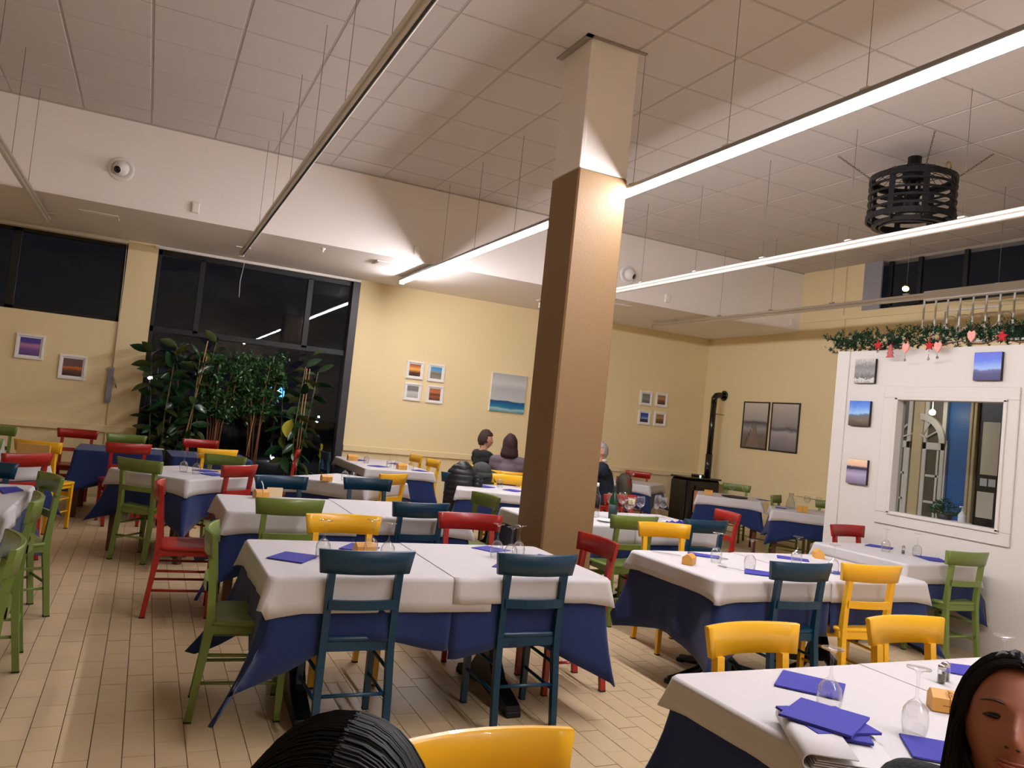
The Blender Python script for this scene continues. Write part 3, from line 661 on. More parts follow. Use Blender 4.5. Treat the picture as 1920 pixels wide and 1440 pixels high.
def rubber_plant(x, y, H, lb, r=.19, hp=.36, nst=3, nl=16, spread=.22, special=None, seed=0, lean=0):
    random.seed(seed); t = thing('rubber_plant', lb, 'plant', (x, y, 0), 0, 'potted plants along the tall window'); pot(t, r, hp)
    for k in range(nst):
        a = 2*PI*k/nst+random.random(); top = Vector((math.cos(a)*spread+lean, min(.2, math.sin(a)*spread*.6), H*random.uniform(.82, 1)))
        b0 = Vector((math.cos(a)*.06, math.sin(a)*.05, hp*.9)); mid = b0.lerp(top, .5)+Vector((random.uniform(-.04, .04), random.uniform(-.04, .04), 0))
        pts = [b0, mid, top]; MB().tube(pts, [.012, .010, .006], 6).build('stem', mat('green_brown_stem', (92, 84, 48), .6), t)
        for j in range(nl):
            f = .18+.82*j/(nl-1); p = b0.lerp(mid, f*2) if f < .5 else mid.lerp(top, f*2-1)
            an = j*2.4+random.random()*.5; el = random.uniform(-.5, .5)+(f-.5)*1.1
            put_leaf(random.choice(LM if random.random() < .85 else LM[3:]), t, p, (math.cos(an), math.sin(an)*.6, el-.25), random.choice((-1, 1))*random.uniform(.3, 1.3), random.uniform(.8, 1.25))
    return t
def canes(t, pts):
    for a, b in pts: MB().tube([a, b], .007, 6).build('support_cane', CANE, t)
def ficus(x, y, H, lb, r=.2, hp=.36, seed=0, nleaf=2400, wid=.33, dense=1.0):
    random.seed(seed); t = thing('weeping_fig', lb, 'plant', (x, y, 0), 0, 'potted plants along the tall window'); pot(t, r, hp)
    tips = []
    for k in range(8):
        a = 2*PI*k/8+random.random()*.6; p0 = Vector((math.cos(a)*.05, math.sin(a)*.04, hp*.9)); p1 = Vector((math.cos(a)*.07+random.uniform(-.03, .03), math.sin(a)*.05, hp+(H-hp)*.42)); p2 = Vector((math.cos(a)*wid*.55, math.sin(a)*wid*.4, hp+(H-hp)*.68)); p3 = Vector((math.cos(a)*wid*.8, math.sin(a)*wid*.5, H*random.uniform(.86, .97)))
        MB().tube([p0, p1, p2, p3], [.011, .010, .008, .003], 6).build('stem', BARK, t); tips += [p1.lerp(p2, .5), p2, p2.lerp(p3, .5), p3]
    mb = MB()
    tw = []
    for q in range(150):
        s0 = random.choice(tips); d = Vector((random.gauss(0, 1), random.gauss(0, .7), random.gauss(.1, .8))).normalized()*random.uniform(.08, .22)
        if s0.y+d.y > .27: d.y = -abs(d.y)
        tw.append((s0, s0+d))
    for k in range(nleaf):
        a, b = random.choice(tw); p = a.lerp(b, random.random())+Vector((random.gauss(0, .025), random.gauss(0, .025), random.gauss(0, .03)))
        d = Vector((random.gauss(0, 1), random.gauss(0, 1), -abs(random.gauss(.8, .6)))).normalized()*random.uniform(.045, .07); q = d.orthogonal().normalized(); q = Matrix.Rotation(random.uniform(0, 6.3), 3, d.normalized()) @ q*(d.length*.22)
        mb.add([p, p+d*.45-q, p+d, p+d*.45+q], [(0, 1, 2, 3)])
    for a, b in tw: mb.tube([a, b], .0018, 3, caps=False)
    tag(mb.build('foliage', LEAF3, t), kind='stuff'); return t
t = rubber_plant(.2, 10.93, 2.02, 'bushy rubber plant farthest left, touching the window jamb', seed=3, nl=26, spread=.2)
put_leaf(leaf_mesh(.17, .12, LEAF2, .05), t, Vector((-.2, -.05, 1.88)), (-.5, -.1, .5), .8)
t = rubber_plant(.52, 10.90, 2.12, 'tall rubber plant with crossed canes, second from the left', seed=8, nl=26, spread=.24)
canes(t, [((-.05, -.08, .4), (.12, -.1, 2.1)), ((-.08, -.08, .4), (.13, -.12, 1.9))]); put_leaf(leaf_mesh(.24, .2, LEAF2, .0), t, Vector((-.02, -.22, 1.0)), (-.7, -.2, -.5), .3)
ficus(.86, 10.93, 1.98, 'weeping fig with bare brown stems, left of the two', seed=4, nleaf=3200)
t = ficus(1.36, 10.93, 2.05, 'dense weeping fig in a brown pot, right of the two', seed=9, nleaf=3600); canes(t, [((-.1, -.06, .36), (-.03, -.06, 1.3))])
t = rubber_plant(1.88, 10.93, 1.98, 'rubber plant with large drooping leaves and one yellow leaf', r=.21, hp=.37, seed=14, nl=22, spread=.23); canes(t, [((.03, -.1, .38), (.05, -.1, 1.9)), ((.06, -.09, .38), (.09, -.1, 1.9))])
put_leaf(leaf_mesh(.26, .2, YLEAF, .1), t, Vector((-.1, -.26, 1.2)), (-.25, -.3, -.9), .2); put_leaf(leaf_mesh(.2, .12, LEAF2, .1), t, Vector((.1, -.1, 2.08)), (.9, -.2, .5), .4)
t = thing('bromeliad', 'small potted plant with a yellow flower spike right of the rubber plants', 'plant', (2.28, 11.0, 0)); pot(t, .15, .37)
for k in range(14):
    a = k*2.4; put_leaf(leaf_mesh(.3, .04, LEAF, .6), t, Vector((0, 0, .36)), (math.cos(a), math.sin(a), 1.1), 0)
MB().tube([(0, 0, .36), (.0, 0, .72)], .008, 6).build('flower_stem', LEAF2, t)
mb = MB()
for k in range(26):
    a = k*2.4; z = .68+.2*k/26; r = .05*(1-k/34); d = Vector((math.cos(a), math.sin(a), 1.2)).normalized()*(.06-.001*k); p = Vector((0, 0, z)); q = Vector((-math.sin(a), math.cos(a), 0))*.012
    mb.add([p-q, p+q, p+d*1.1], [(0, 1, 2)])
mb.build('flower', mat('yellow_bract', (206, 196, 30), .5), t)
# black basket between the figs
t = thing('black_basket', 'dark tub standing on the floor between the two weeping figs', 'tub', (1.1, 10.7, 0)); MB().lathe([(0, 0), (.15, 0), (.18, .62), (.19, .62), (.19, .66), (.17, .66), (.165, .6), (0, .6)], 24).build('tub', mat('black_plastic', (18, 18, 20), .5), t); MB().lathe([(.19, .64), (.2, .64), (.2, .66), (.19, .66)], 24).build('rim', BLKIRON, t)

# ------------------------------------------------------------------ chairs
_chair = {}
def chair_proto(color):
    m = COLS[color]; P = {}
    n = 12; hw = .22; mb = MB()      # crest rail: bent board, ends forward
    for lo, hi, hwl in ((.745, .852, .205),):
        vs = []; fs = []
        for i in range(n+1):
            s_ = -1+2*i/n; y = -.235+.042*s_*s_
            for (zz, k) in ((lo, .93), (hi-.004, 1.0)):
                x = s_*hw*k; lean = -.012 if zz > .8 else 0.0
                vs += [(x, y+lean-.011, zz), (x, y+lean+.011, zz)]
            x = s_*hw*.995; vs += [(x, y-.012-.007, hi), (x, y-.012+.007, hi)]
        for i in range(n):
            a = i*6; b = a+6
            for p_, q_ in ((0, 2), (2, 4), (4, 5), (5, 3), (3, 1), (1, 0)): fs.append((a+p_, a+q_, b+q_, b+p_))
        fs += [(0, 1, 3, 2), (2, 3, 5, 4)]; e = n*6; fs += [(e, e+2, e+3, e+1), (e+2, e+4, e+5, e+3)]
        mb.add(vs, fs, False)
    P['crest_rail'] = [(mb.mesh('crest_rail', m), None)]
    for f in P['crest_rail'][0][0].polygons: f.use_smooth = abs(f.normal.z) < .5 and abs(f.normal.x) < .9
    mb = MB(); pr = [(-.155+.31*k/6, -.205-.018*(1-((k-3)/3)**2)) for k in range(7)]
    for k in range(6):
        (xa, ya), (xb, yb) = pr[k], pr[k+1]
        mb.add([(xa, ya-.009, .585), (xa, ya+.009, .585), (xa, ya-.011, .628), (xa, ya+.007, .628), (xb, yb-.009, .585), (xb, yb+.009, .585), (xb, yb-.011, .628), (xb, yb+.007, .628)],
               [(0, 4, 6, 2), (1, 3, 7, 5), (2, 6, 7, 3), (0, 1, 5, 4)])
    P['back_slat'] = [(mb.mesh('back_slat', m), None)]
    bm_ = MB(); n = 28; ring1 = []                                # seat, rounded trapezoid, slightly dished
    def seat_pt(a):
        c_, s_ = math.cos(a), math.sin(a); e = .28
        x = .198*math.copysign(abs(c_)**e, c_); y = .19*math.copysign(abs(s_)**e, s_); x *= (1+.06*(y/.19)); return x, y
    vs = []; fs = []
    for (k, z) in ((.93, .432), (1, .438), (1.01, .449), (.985, .459), (.9, .461), (.55, .455), (.0, .453)):
        for i in range(n):
            x, y = seat_pt(2*PI*i/n); vs.append((x*k, y*k+.0, z))
    for r in range(6):
        for i in range(n):
            a = r*n+i; b = r*n+(i+1) % n; fs.append((a, b, b+n, a+n))
    fs.append(tuple(range(n-1, -1, -1))); bm_.add(vs, fs, True); P['seat'] = [(bm_.mesh('seat', m), None)]
    legs = []
    for sx in (-1, 1):
        mb = MB(); prof = [(-.228, 0), (-.205, .2), (-.182, .4), (-.18, .46), (-.19, .6), (-.206, .747)]; vs = []
        for (y, z) in prof:
            t_ = .016 if z > .05 else .014; yy = .02 if .2 < z < .6 else .016
            xx = .155 if z > .3 else .16
            for (a, b) in ((-1, -1), (1, -1), (1, 1), (-1, 1)): vs.append((sx*xx+a*t_, y+b*yy, z+.006 if z == 0 else z))
        fs = [(3, 2, 1, 0), (20, 21, 22, 23)]
        for i in range(5):
            for k in range(4): a = i*4+k; b = i*4+(k+1) % 4; fs.append((a, b, b+4, a+4))
        mb.add(vs, fs); legs.append((mb.mesh('leg', m), MB().box(sx*.16-.015, sx*.16+.015, -.228-.017, -.228+.017, 0, .008).mesh('foot_cap', RUBBER)))
        mb = MB(); x0 = sx*.17; vs = []
        for (z, k) in ((.006, .014), (.436, .0175)):
            for (a, b) in ((-1, -1), (1, -1), (1, 1), (-1, 1)): vs.append((x0+a*k, .155+b*k, z))
        mb.add(vs, [(3, 2, 1, 0), (4, 5, 6, 7)]+[(k, (k+1) % 4, (k+1) % 4+4, k+4) for k in range(4)])
        legs.append((mb.mesh('leg', m), MB().box(x0-.015, x0+.015, .14, .17, 0, .008).mesh('foot_cap', RUBBER)))
    P['leg'] = legs
    st = []
    for sx in (-1, 1):
        for z in (.175, .30): st.append((MB().tube([(sx*.16, -.20+.02*z, z), (sx*.168, .155, z+.0)], .0085, 8).mesh('stretcher', m), None))
    st.append((MB().tube([(-.16, -.206, .205), (.16, -.206, .205)], .009, 8).mesh('stretcher', m), None))
    st.append((MB().box(-.16, .16, .147, .163, .315, .355, bev=.004).mesh('stretcher', m), None))
    P['stretcher'] = st
    P['seat_frame'] = [(MB().box(-.165, .165, .142, .166, .395, .437).box(-.16, .16, -.19, -.17, .395, .437).box(-.178, -.162, -.18, .15, .4, .437).box(.162, .178, -.18, .15, .4, .437).mesh('seat_frame', m), None)]
    return P
def chair(color, mx, my, f, label, group=None):
    """mx,my: centre of the crest rail; f: facing direction in degrees"""
    if color not in _chair: _chair[color] = chair_proto(color)
    a = math.radians(f); x = mx+.20*math.cos(a); y = my+.20*math.sin(a)
    t = thing('dining_chair', label, 'chair', (x, y, 0), a-PI/2, group or 'painted wooden chairs around the tables')
    for nm, lst in _chair[color].items():
        for me, sub in lst:
            o = link(nm, me, t)
            if sub: link('foot_cap', sub, o)
    return t
CH = [('blue', .98, 3.47, 90, 'petrol blue wooden chair at the near side of the front central table, left one'),
 ('blue', 1.84, 3.47, 89, 'petrol blue wooden chair at the near side of the front central table, right one'),
 ('green', .375, 3.95, -6, 'green wooden chair at the left end of the front central table'),
 ('red', .17, 5.68, -3, 'red wooden chair at the left end of the second central table'),
 ('green', .02, 7.25, 52, 'green chair seen from behind at the diagonal table near the aisle'),
 ('red', -.1, 8.98, 100, 'red chair on the near side of the bare blue table, left one'),
 ('red', .82, 7.32, 132, 'red chair on the right near side of the diagonal table by the aisle'),
 ('yellow', 1.11, 4.50, -90, 'yellow chair facing us across the front central table'),
 ('red', 2.02, 4.80, -98, 'red chair facing us across the front central table'),
 ('green', .91, 5.15, 92, 'green chair seen from behind at the second central table'),
 ('blue', 1.84, 5.29, 95, 'dark blue chair seen from behind at the second central table'),
 ('blue', 1.07, 6.54, -80, 'glossy blue chair on the far side of the second central table, left one'),
 ('blue', 1.85, 6.80, -91, 'glossy blue chair on the far side of the second central table, right one'),
 ('yellow', 2.27, 7.44, 126, 'yellow chair with its back to us behind the second central table'),
 ('yellow', 3.58, 10.75, 184, 'yellow chair nearest the cream wall at the long window-side table'),
 ('yellow', 3.58, 10.0, 184, 'yellow chair beside the black puffer jacket at the window-side table'),
 ('yellow', 3.9, 8.25, -128, 'yellow chair just left of the column in front of the two women'),
 ('green', 2.66, 6.05, 188, 'green chair at the right end of the second central table'),
 ('red', 2.52, 4.02, 180, 'red chair at the right end of the front central table beside the column'),
 ('green', 3.54, 5.14, 90, 'green chair seen from behind at the table with used glasses'),
 ('yellow', 3.56, 4.77, -97, 'yellow chair on the far side of the front right table'),
 ('blue', 4.21, 5.10, 90, 'dark blue chair at the near side of the table with used glasses'),
 ('red', 5.0, 5.77, 170, 'red chair at the right end of the table with used glasses'),
 ('green', 8.44, 9.58, -144, 'pale green chair against the wall below the black framed prints'),
 ('green', 8.33, 7.6, -150, 'pale green chair at the wall, partly hidden by the white screen'),
 ('green', 7.72, 7.98, -60, 'green chair seen edge on beside the far right small table'),
 ('red', 5.92, 5.2, -88, 'red chair against the white screen at the far end of its table'),
 ('blue', 3.52, 3.40, 86, 'dark blue chair at the near side of the front right table'),
 ('yellow', 4.07, 3.38, 82, 'yellow chair seen from behind at the front right table'),
 ('green', 5.80, 3.97, 86, 'green chair with its back to us beside the white screen'),
 ('yellow', 2.07, 2.19, -88, 'yellow chair with bright crest rail behind the nearest table, left one'),
 ('yellow', 2.93, 2.24, -91, 'yellow chair with bright crest rail behind the nearest table, right one'),
 ('yellow', .69, 1.46, -87, 'nearest yellow chair at the bottom edge beside the black hair'),
 ('red', -.68, 10.64, -93, 'red chair against the far left cream wall'),
 ('green', -.15, 10.37, -88, 'green chair on the far side of the bare blue table'),
 ('red', .68, 10.46, -78, 'red chair in front of the potted plants'),
 ('yellow', .77, 9.07, 105, 'yellow chair on the near side of the bare blue table, right one'),
 ('green', .78, 8.25, -122, 'pale green chair on the far side of the diagonal table by the aisle'),
 ('red', -.78, 7.15, 136, 'red chair at the diagonal table on the far left'),
 ('blue', -.95, 6.28, -90, 'blue chair at the far end of the long left table'),
 ('yellow', -.85, 8.47, 68, 'yellow chair with a plywood panel against its back, far left'),
 ('green', -.49, 5.72, -158, 'green chair farthest along the aisle side of the long left table'),
 ('green', -.47, 4.72, 184, 'middle green chair on the aisle side of the long left table'),
 ('green', -.41, 3.52, 190, 'nearest green chair at the left edge of the frame'),
 ('green', -1.46, 10.22, -90, 'green chair against the far left wall at the frame edge'),
 ('green', -1.34, 8.4, 90, 'green chair mostly cut off at the left edge, before the far left table'),
 ('red', 1.78, 10.1, 171, 'red chair seen edge on in front of the brown plant pots'),
 ('blue', 2.15, 10.05, 2, 'dark blue chair in shadow beside the bromeliad'),
 ('red', 7.54, 10.96, -135, 'red chair in the far corner left of the stove'),
 ('red', 4.44, 6.72, -80, 'red chair on the far side of the table with used glasses')]
for c in CH: chair(*c)

# plywood panel against the yellow chair
tag(MB().box(-.15, .15, -.008, .008, 0, .825, bev=.004).build('plywood_panel', mat('pale_plywood', (206, 160, 92), .6, noise_amt=.1, noise_scale=10), None, (-.875, 8.385, .0), math.radians(-22)), 'unpainted plywood panel standing against the back of the far left yellow chair', 'panel')

# ------------------------------------------------------------------ tables and cloths
ZT = .72
def boundary(w_, d_, sides, r=.03, step=.04):
    """returns (points, closed): each (x, y, nx, ny, corner distance). sides is a subset of 'SENW' kept contiguous"""
    hw, hd = w_/2, d_/2
    cs = {'S': ((-hw, -hd), (hw, -hd), (0, -1)), 'E': ((hw, -hd), (hw, hd), (1, 0)), 'N': ((hw, hd), (-hw, hd), (0, 1)), 'W': ((-hw, hd), (-hw, -hd), (-1, 0))}
    order = 'SENW'; pts = []; full = len(sides) == 4
    if not full:
        st = next(s for s in order if s in sides and order[(order.index(s)-1) % 4] not in sides)
        seq = []; k = order.index(st)
        while order[k % 4] in sides and len(seq) < 4: seq.append(order[k % 4]); k += 1
    else: seq = list(order)
    for q, s in enumerate(seq):
        a, b, nrm = cs[s]; L = math.hypot(b[0]-a[0], b[1]-a[1]); dx, dy = (b[0]-a[0])/L, (b[1]-a[1])/L
        sa = r if (full or q > 0) else 0; sb = r if (full or q < len(seq)-1) else 0
        n = max(4, int(L/step))
        for k in range(n+1):
            u = sa+(L-sa-sb)*k/n; ca = u if (full or q > 0) else 9; cb = L-u if (full or q < len(seq)-1) else 9
            pts.append((a[0]+dx*u, a[1]+dy*u, nrm[0], nrm[1], min(ca, cb), s, u/L))
        if full or q < len(seq)-1:
            nn = cs[order[(order.index(s)+1) % 4]][2]; cx, cy = b[0]-dx*r-nrm[0]*r, b[1]-dy*r-nrm[1]*r
            for k in range(1, 6):
                t_ = k/6*PI/2; nx = nrm[0]*math.cos(t_)+nn[0]*math.sin(t_); ny = nrm[1]*math.cos(t_)+nn[1]*math.sin(t_)
                pts.append((cx+nx*r, cy+ny*r, nx, ny, 0, s+'c', 1))
    return pts, full
def cloth(name, m, label, cat, cx, cy, w_, d_, rot, ov, z, sides='SENW', seed=0, out=.006, wave=.02, flare=.13, tip=.42, extra=None, droop=None, rings=(0, .03, .12, .28, .42, .56, .7, .86, 1), group=None, thick=0, fpow=2.0, wpow=1.8, cdir=(.7071, .7071)):
    rnd = random.Random(seed); ph = [rnd.uniform(0, 6.3) for _ in range(4)]
    pts, full = boundary(w_, d_, sides); mb = MB(); n = len(pts); s = 0
    ovs = ov if isinstance(ov, dict) else {k: ov for k in 'SENW'}
    mean = sum(ovs.values())/len(ovs)
    rows = [[] for _ in range(len(rings)+2)]
    for i, (x, y, nx, ny, c, side, u) in enumerate(pts):
        o = ovs[side[0]]; s += step_len(pts, i)
        cl = max(0, 1-c/(1.15*mean)); L = o*(1+tip*cl**1.05)

        if droop:
            for (ds, du, dw, da) in droop:
                if side[0] == ds: L += da*math.exp(-((u-du)/dw)**2)
        fl = flare*max(0, 1-c/(.75*mean))**1.6*(1+.3*math.sin(ph[3]+s*2)); wv = wave*(1-cl*.8)
        wv = wv*(math.sin(s*9+ph[0])*.6+math.sin(s*21+ph[1])*.35+.25*math.sin(s*41+ph[2]))
        rows[0].append((x-nx*.03, y-ny*.03, z)); rows[1].append((x, y, z))
        for k, t_ in enumerate(rings):
            if k == 0: of = out; zz = z-out*.8
            else: of = out+fl*t_**fpow+wv*t_**wpow+mean*.03*t_; zz = z-out*.8-(L-out)*t_
            if zz < .02: zz = .02
            dx, dy = (math.copysign(cdir[0], x), math.copysign(cdir[1], y)); b_ = min(1, (cl**.8)*t_*1.3) if c < 9 else 0
            ex, ey = nx*(1-b_)+dx*b_, ny*(1-b_)+dy*b_; q_ = math.hypot(ex, ey) or 1
            tx = (math.copysign(w_/2, x)-x)*b_*.12*(1 if side[-1] == 'c' else cl); ty = (math.copysign(d_/2, y)-y)*b_*.12*(1 if side[-1] == 'c' else cl)
            rows[k+2].append((x+ex/q_*of+tx, y+ey/q_*of+ty, zz))
    for r_ in rows: mb.v += r_
    R = len(rows)
    for r_ in range(R-1):
        for i in range(n if full else n-1):
            j = (i+1) % n; a = r_*n+i; b = r_*n+j; mb.f.append((a, b, b+n, a+n)); mb.sm.append(r_ >= 1)
    mb.f.append(tuple(range(n))); mb.sm.append(False)
    me = mb.mesh(name, m); o = bpy.data.objects.new(name, me); COL.objects.link(o); o.location = (cx, cy, 0); o.rotation_euler.z = math.radians(rot)
    sd = o.modifiers.new('thickness', 'SOLIDIFY'); sd.thickness = thick or .0015; sd.offset = -1
    tag(o, label, cat, group); return o
def step_len(pts, i):
    if i == 0: return 0
    return math.hypot(pts[i][0]-pts[i-1][0], pts[i][1]-pts[i-1][1])
def table(cx, cy, w_, d_, rot, where, base='legs', cover=None, bare=False, ov=.30, pov=.13, seed=0, sides='SENW', psides=None, droop=None, pw=None, pz=0, prot=0, base_dx=0, pdx=0, **kw):
    t = thing('dining_table', 'square table %s' % where, 'table', (cx, cy, 0), math.radians(rot), 'dining tables under cloths')
    MB().box(-w_/2, w_/2, -d_/2, d_/2, ZT-.04, ZT-.008, bev=.004).build('tabletop', TWOOD, t)
    if base == 'legs':
        for a in (-1, 1):
            for b in (-1, 1): MB().box(a*(w_/2-.05)-.028, a*(w_/2-.05)+.028, b*(d_/2-.05)-.028, b*(d_/2-.05)+.028, 0, ZT-.04, bev=.004).build('leg', TWOOD, t)
        MB().box(-w_/2+.06, w_/2-.06, -d_/2+.04, -d_/2+.06, ZT-.12, ZT-.04).box(-w_/2+.06, w_/2-.06, d_/2-.06, d_/2-.04, ZT-.12, ZT-.04).build('apron', TWOOD, t)
    elif base == 'trestle':
        b = base_dx; MB().box(b-.035, b+.035, -.06, .06, .2, ZT-.05, bev=.006).build('post', BLKIRON, t)
        MB().box(-.3, .3, -.3, .3, ZT-.05, ZT-.04).build('top_plate', BLKIRON, t)
        for k in (-1, 1):
            pr = [(k*.0, .30), (k*.06, .30), (k*.085, .19), (k*.15, .12), (k*.34, .055), (k*.355, .012), (k*.30, .012), (k*.0, .05)]
            MB().prism(pr, b-.038, b+.038, 'x').build('foot', BLKIRON, t); MB().box(b-.04, b+.04, min(k*.36, k*.30), max(k*.36, k*.30), 0, .03, bev=.004).build('foot_pad', RUBBER, t)
    else:
        MB().tube([(0, 0, .1), (0, 0, ZT-.04)], [.045, .04], 14).build('post', BLKIRON, t)
        MB().box(-.25, .25, -.25, .25, ZT-.05, ZT-.04).build('top_plate', BLKIRON, t)
        for k in range(4):
            a = PI/4+k*PI/2 if base == 'cross' else k*PI/2; c_, s_ = math.cos(a), math.sin(a)
            MB().tube([(c_*.02, s_*.02, .30), (c_*.07, s_*.07, .14), (c_*.16, s_*.16, .07), (c_*.3, s_*.3, .035), (c_*.37, s_*.37, .025)], [.03, .034, .03, .026, .022], 8, flat=.8).build('foot', BLKIRON, t)
            MB().lathe([(0, 0), (.03, 0), (.03, .02), (0, .02)], 12, (c_*.37, s_*.37, 0)).build('foot_pad', RUBBER, t)
    cloth('tablecloth', CLOTH, 'navy tablecloth on the table %s' % where, 'tablecloth', cx, cy, w_+.01, d_+.01, rot, ov, ZT-.003, sides, seed=seed, droop=droop, group='navy blue tablecloths', **kw)
    if not bare:
        W, D = pw or (w_, d_)
        cloth('paper_cover', PAPER, 'white paper on the table %s' % where, 'tablecloth', cx+pdx, cy, W+.022, D+.022, rot+prot, pov, ZT+.001+pz, psides or sides, seed=seed+50, out=.012+pz*2, wave=.006, flare=.045, tip=.18, fpow=1.2, wpow=1.0, group='white paper table covers', rings=(0, .08, .3, .65, 1))
    return t
# T1 front central pair
table(1.005, 3.94, .85, .86, 0, 'at the front centre, left half of the pair', 'trestle', sides='NWS', seed=1, ov={'N': .3, 'W': .32, 'S': .27, 'E': .3}, pov={'N': .13, 'W': .12, 'S': .16, 'E': .1}, pz=.0, droop=[('S', .95, .25, .07)], flare=.25, tip=.95, cdir=(1.0, .12), base_dx=-.2, pw=(1.03, .86), pdx=.09)
table(1.855, 3.94, .85, .86, 0, 'at the front centre, right half of the pair', 'trestle', sides='SEN', seed=2, ov={'N': .3, 'W': .3, 'S': .33, 'E': .34}, pov={'N': .13, 'W': .12, 'S': .125, 'E': .12}, pz=.003, droop=[('S', .0, .2, .05)], flare=.07, tip=.62)
# T9 front right pair
table(3.44, 3.93, .84, .86, 0, 'front right of the column, left half of the pair', 'side', sides='NWS', seed=3, ov={'N': .3, 'W': .36, 'S': .33, 'E': .3}, pov={'N': .1, 'W': .11, 'S': .12, 'E': .1}, droop=[('W', .5, .3, .05)])
table(4.29, 3.93, .84, .86, 0, 'front right of the column, right half of the pair', 'side', sides='SEN', seed=4, pov={'N': .1, 'W': .11, 'S': .13, 'E': .13}, pz=.003, tip=.55)
# table by the partition
table(5.72, 4.55, .82, .88, 0, 'against the white screen under its window', 'side', seed=5, pov={'N': .12, 'W': .1, 'S': .15, 'E': .05}, ov={'N': .3, 'W': .3, 'S': .33, 'E': .2}, flare=.08)
# T12 nearest
table(2.10, 1.66, .86, .88, 0, 'nearest at the lower right, left half of the pair', 'side', sides='NWS', seed=6, ov={'N': .3, 'W': .42, 'S': .3, 'E': .3}, pov={'N': .09, 'W': .095, 'S': .13, 'E': .1}, wave=.03)
table(2.96, 1.66, .86, .88, 0, 'nearest at the lower right, right half of the pair', 'side', sides='SEN', seed=7, pz=.002)
# T2
table(.99, 5.81, .84, .82, 0, 'second from us in the centre, left half of the pair', 'legs', sides='NWS', seed=8, pov={'N': .12, 'W': .13, 'S': .14, 'E': .1}, ov={'N': .3, 'W': .36, 'S': .32, 'E': .3}, flare=.16, tip=.5)
table(1.83, 5.83, .84, .84, 0, 'second from us in the centre, right half of the pair', 'side', sides='SEN', seed=9, pz=.003)
# T3, T4 diagonal
table(.39, 7.69, .84, .84, 45, 'standing diagonally at the aisle, third row', 'legs', seed=10, flare=.16, tip=.55)
table(1.97, 7.92, .84, .84, 45, 'standing diagonally behind the second central pair', 'side', seed=11, pov=.14)
table(2.97, 10.3, .86, 1.7, 0, 'long one by the window wall at the back', 'side', seed=12, pov=.11, ov=.34)
table(3.62, 7.95, .84, 1.0, -22, 'just left of the column in front of the guests', 'side', seed=13, pov=.10)
# bare blue tables at the back left
table(-.19, 9.83, .84, .84, 0, 'at the far left wall with only a blue cloth', 'legs', bare=True, seed=14, ov=.33, flare=.14)
table(.74, 9.80, .84, .84, 3, 'before the potted plants with only a blue cloth', 'legs', bare=True, seed=15, ov=.33)
tag(MB().box(-.14, .14, -.05, .05, 0, .012, bev=.004).build('folded_paper', PAPER, None, (.12, 10.1, ZT+.0), .1), 'folded white paper lying on the bare blue table', 'paper')
# T8 with used glasses
table(3.36, 5.88, .84, .84, 0, 'behind the column with the bottles on it', 'side', sides='NWS', seed=16, pov={'N': .12, 'W': .12, 'S': .15, 'E': .1}, wave=.03)
table(4.20, 5.88, .84, .84, 0, 'right of the column with the used glasses on it', 'side', sides='SEN', seed=17, pov={'N': .12, 'W': .12, 'S': .15, 'E': .14}, wave=.03, pz=.003)
# far right
table(7.68, 8.86, .84, .84, -40, 'beside the black stove', 'legs', seed=18, pov=.12, flare=.1)
table(7.72, 7.44, .84, .84, -42, 'at the right wall beside the end of the white screen', 'legs', seed=19, pov=.12, flare=.1)
table(6.98, 10.35, .84, .84, 40, 'small one in the far corner behind the sweatered man', 'side', seed=20, pov=.13)
# guests' table
table(4.98, 9.75, .9, .86, 0, 'where the three guests sit behind the column', 'side', seed=21)
# left tables
table(-1.05, 5.75, .84, .86, 0, 'at the left edge, farthest of the long row', 'side', sides='ENW', seed=22, pov={'N': .1, 'W': .1, 'S': .1, 'E': .1}, ov={'N': .3, 'W': .3, 'S': .3, 'E': .34}, flare=.15, tip=.5)
table(-1.05, 4.88, .84, .87, 0, 'at the left edge, middle of the long row', 'side', sides='WSE', seed=23, ov={'N': .3, 'W': .3, 'S': .3, 'E': .36}, flare=.16, tip=.6, pz=.002)
table(-1.05, 3.9, .84, .86, 0, 'at the left edge, nearest of the long row', 'side', seed=24, ov=.36, flare=.15, tip=.55)
table(-1.27, 7.66, .84, .84, 45, 'standing diagonally at the far left edge', 'side', seed=25)
table(-1.75, 9.5, .84, .84, 0, 'mostly cut off at the far left wall', 'side', seed=26, pov=.3)

# ------------------------------------------------------------------ tableware
def wine_profile(upside=True, h=.19, r=.036, foot=.033):
    P_ = [(foot, 0), (foot, .003), (.012, .007), (.0045, .02), (.004, h*.42), (.008, h*.47), (r*.62, h*.53), (r*.93, h*.62), (r, h*.72), (r*.98, h*.86), (r*.84, h)]
    I_ = [(r*.80, h), (r*.94, h*.86), (r*.965, h*.72), (r*.9, h*.63), (r*.58, h*.545), (.0, h*.49)]
    P_ = [(0, 0)]+P_+I_
    return [(a, h-z) for a, z in P_] if upside else P_
_g = {}
def glass(x, y, label, upside=True, h=.19, r=.036, z=ZT+.003, group='overturned wine glasses on the tables', foot=.033):
    k = (upside, h, r, foot)
    if k not in _g:
        pr = wine_profile(upside, h, r, foot); _g[k] = MB().lathe(pr, 24, cap=False).mesh('wine_glass', WGLASS)
    o = link('wine_glass', _g[k], None, (x, y, z)); return tag(o, label, 'wine glass', group)
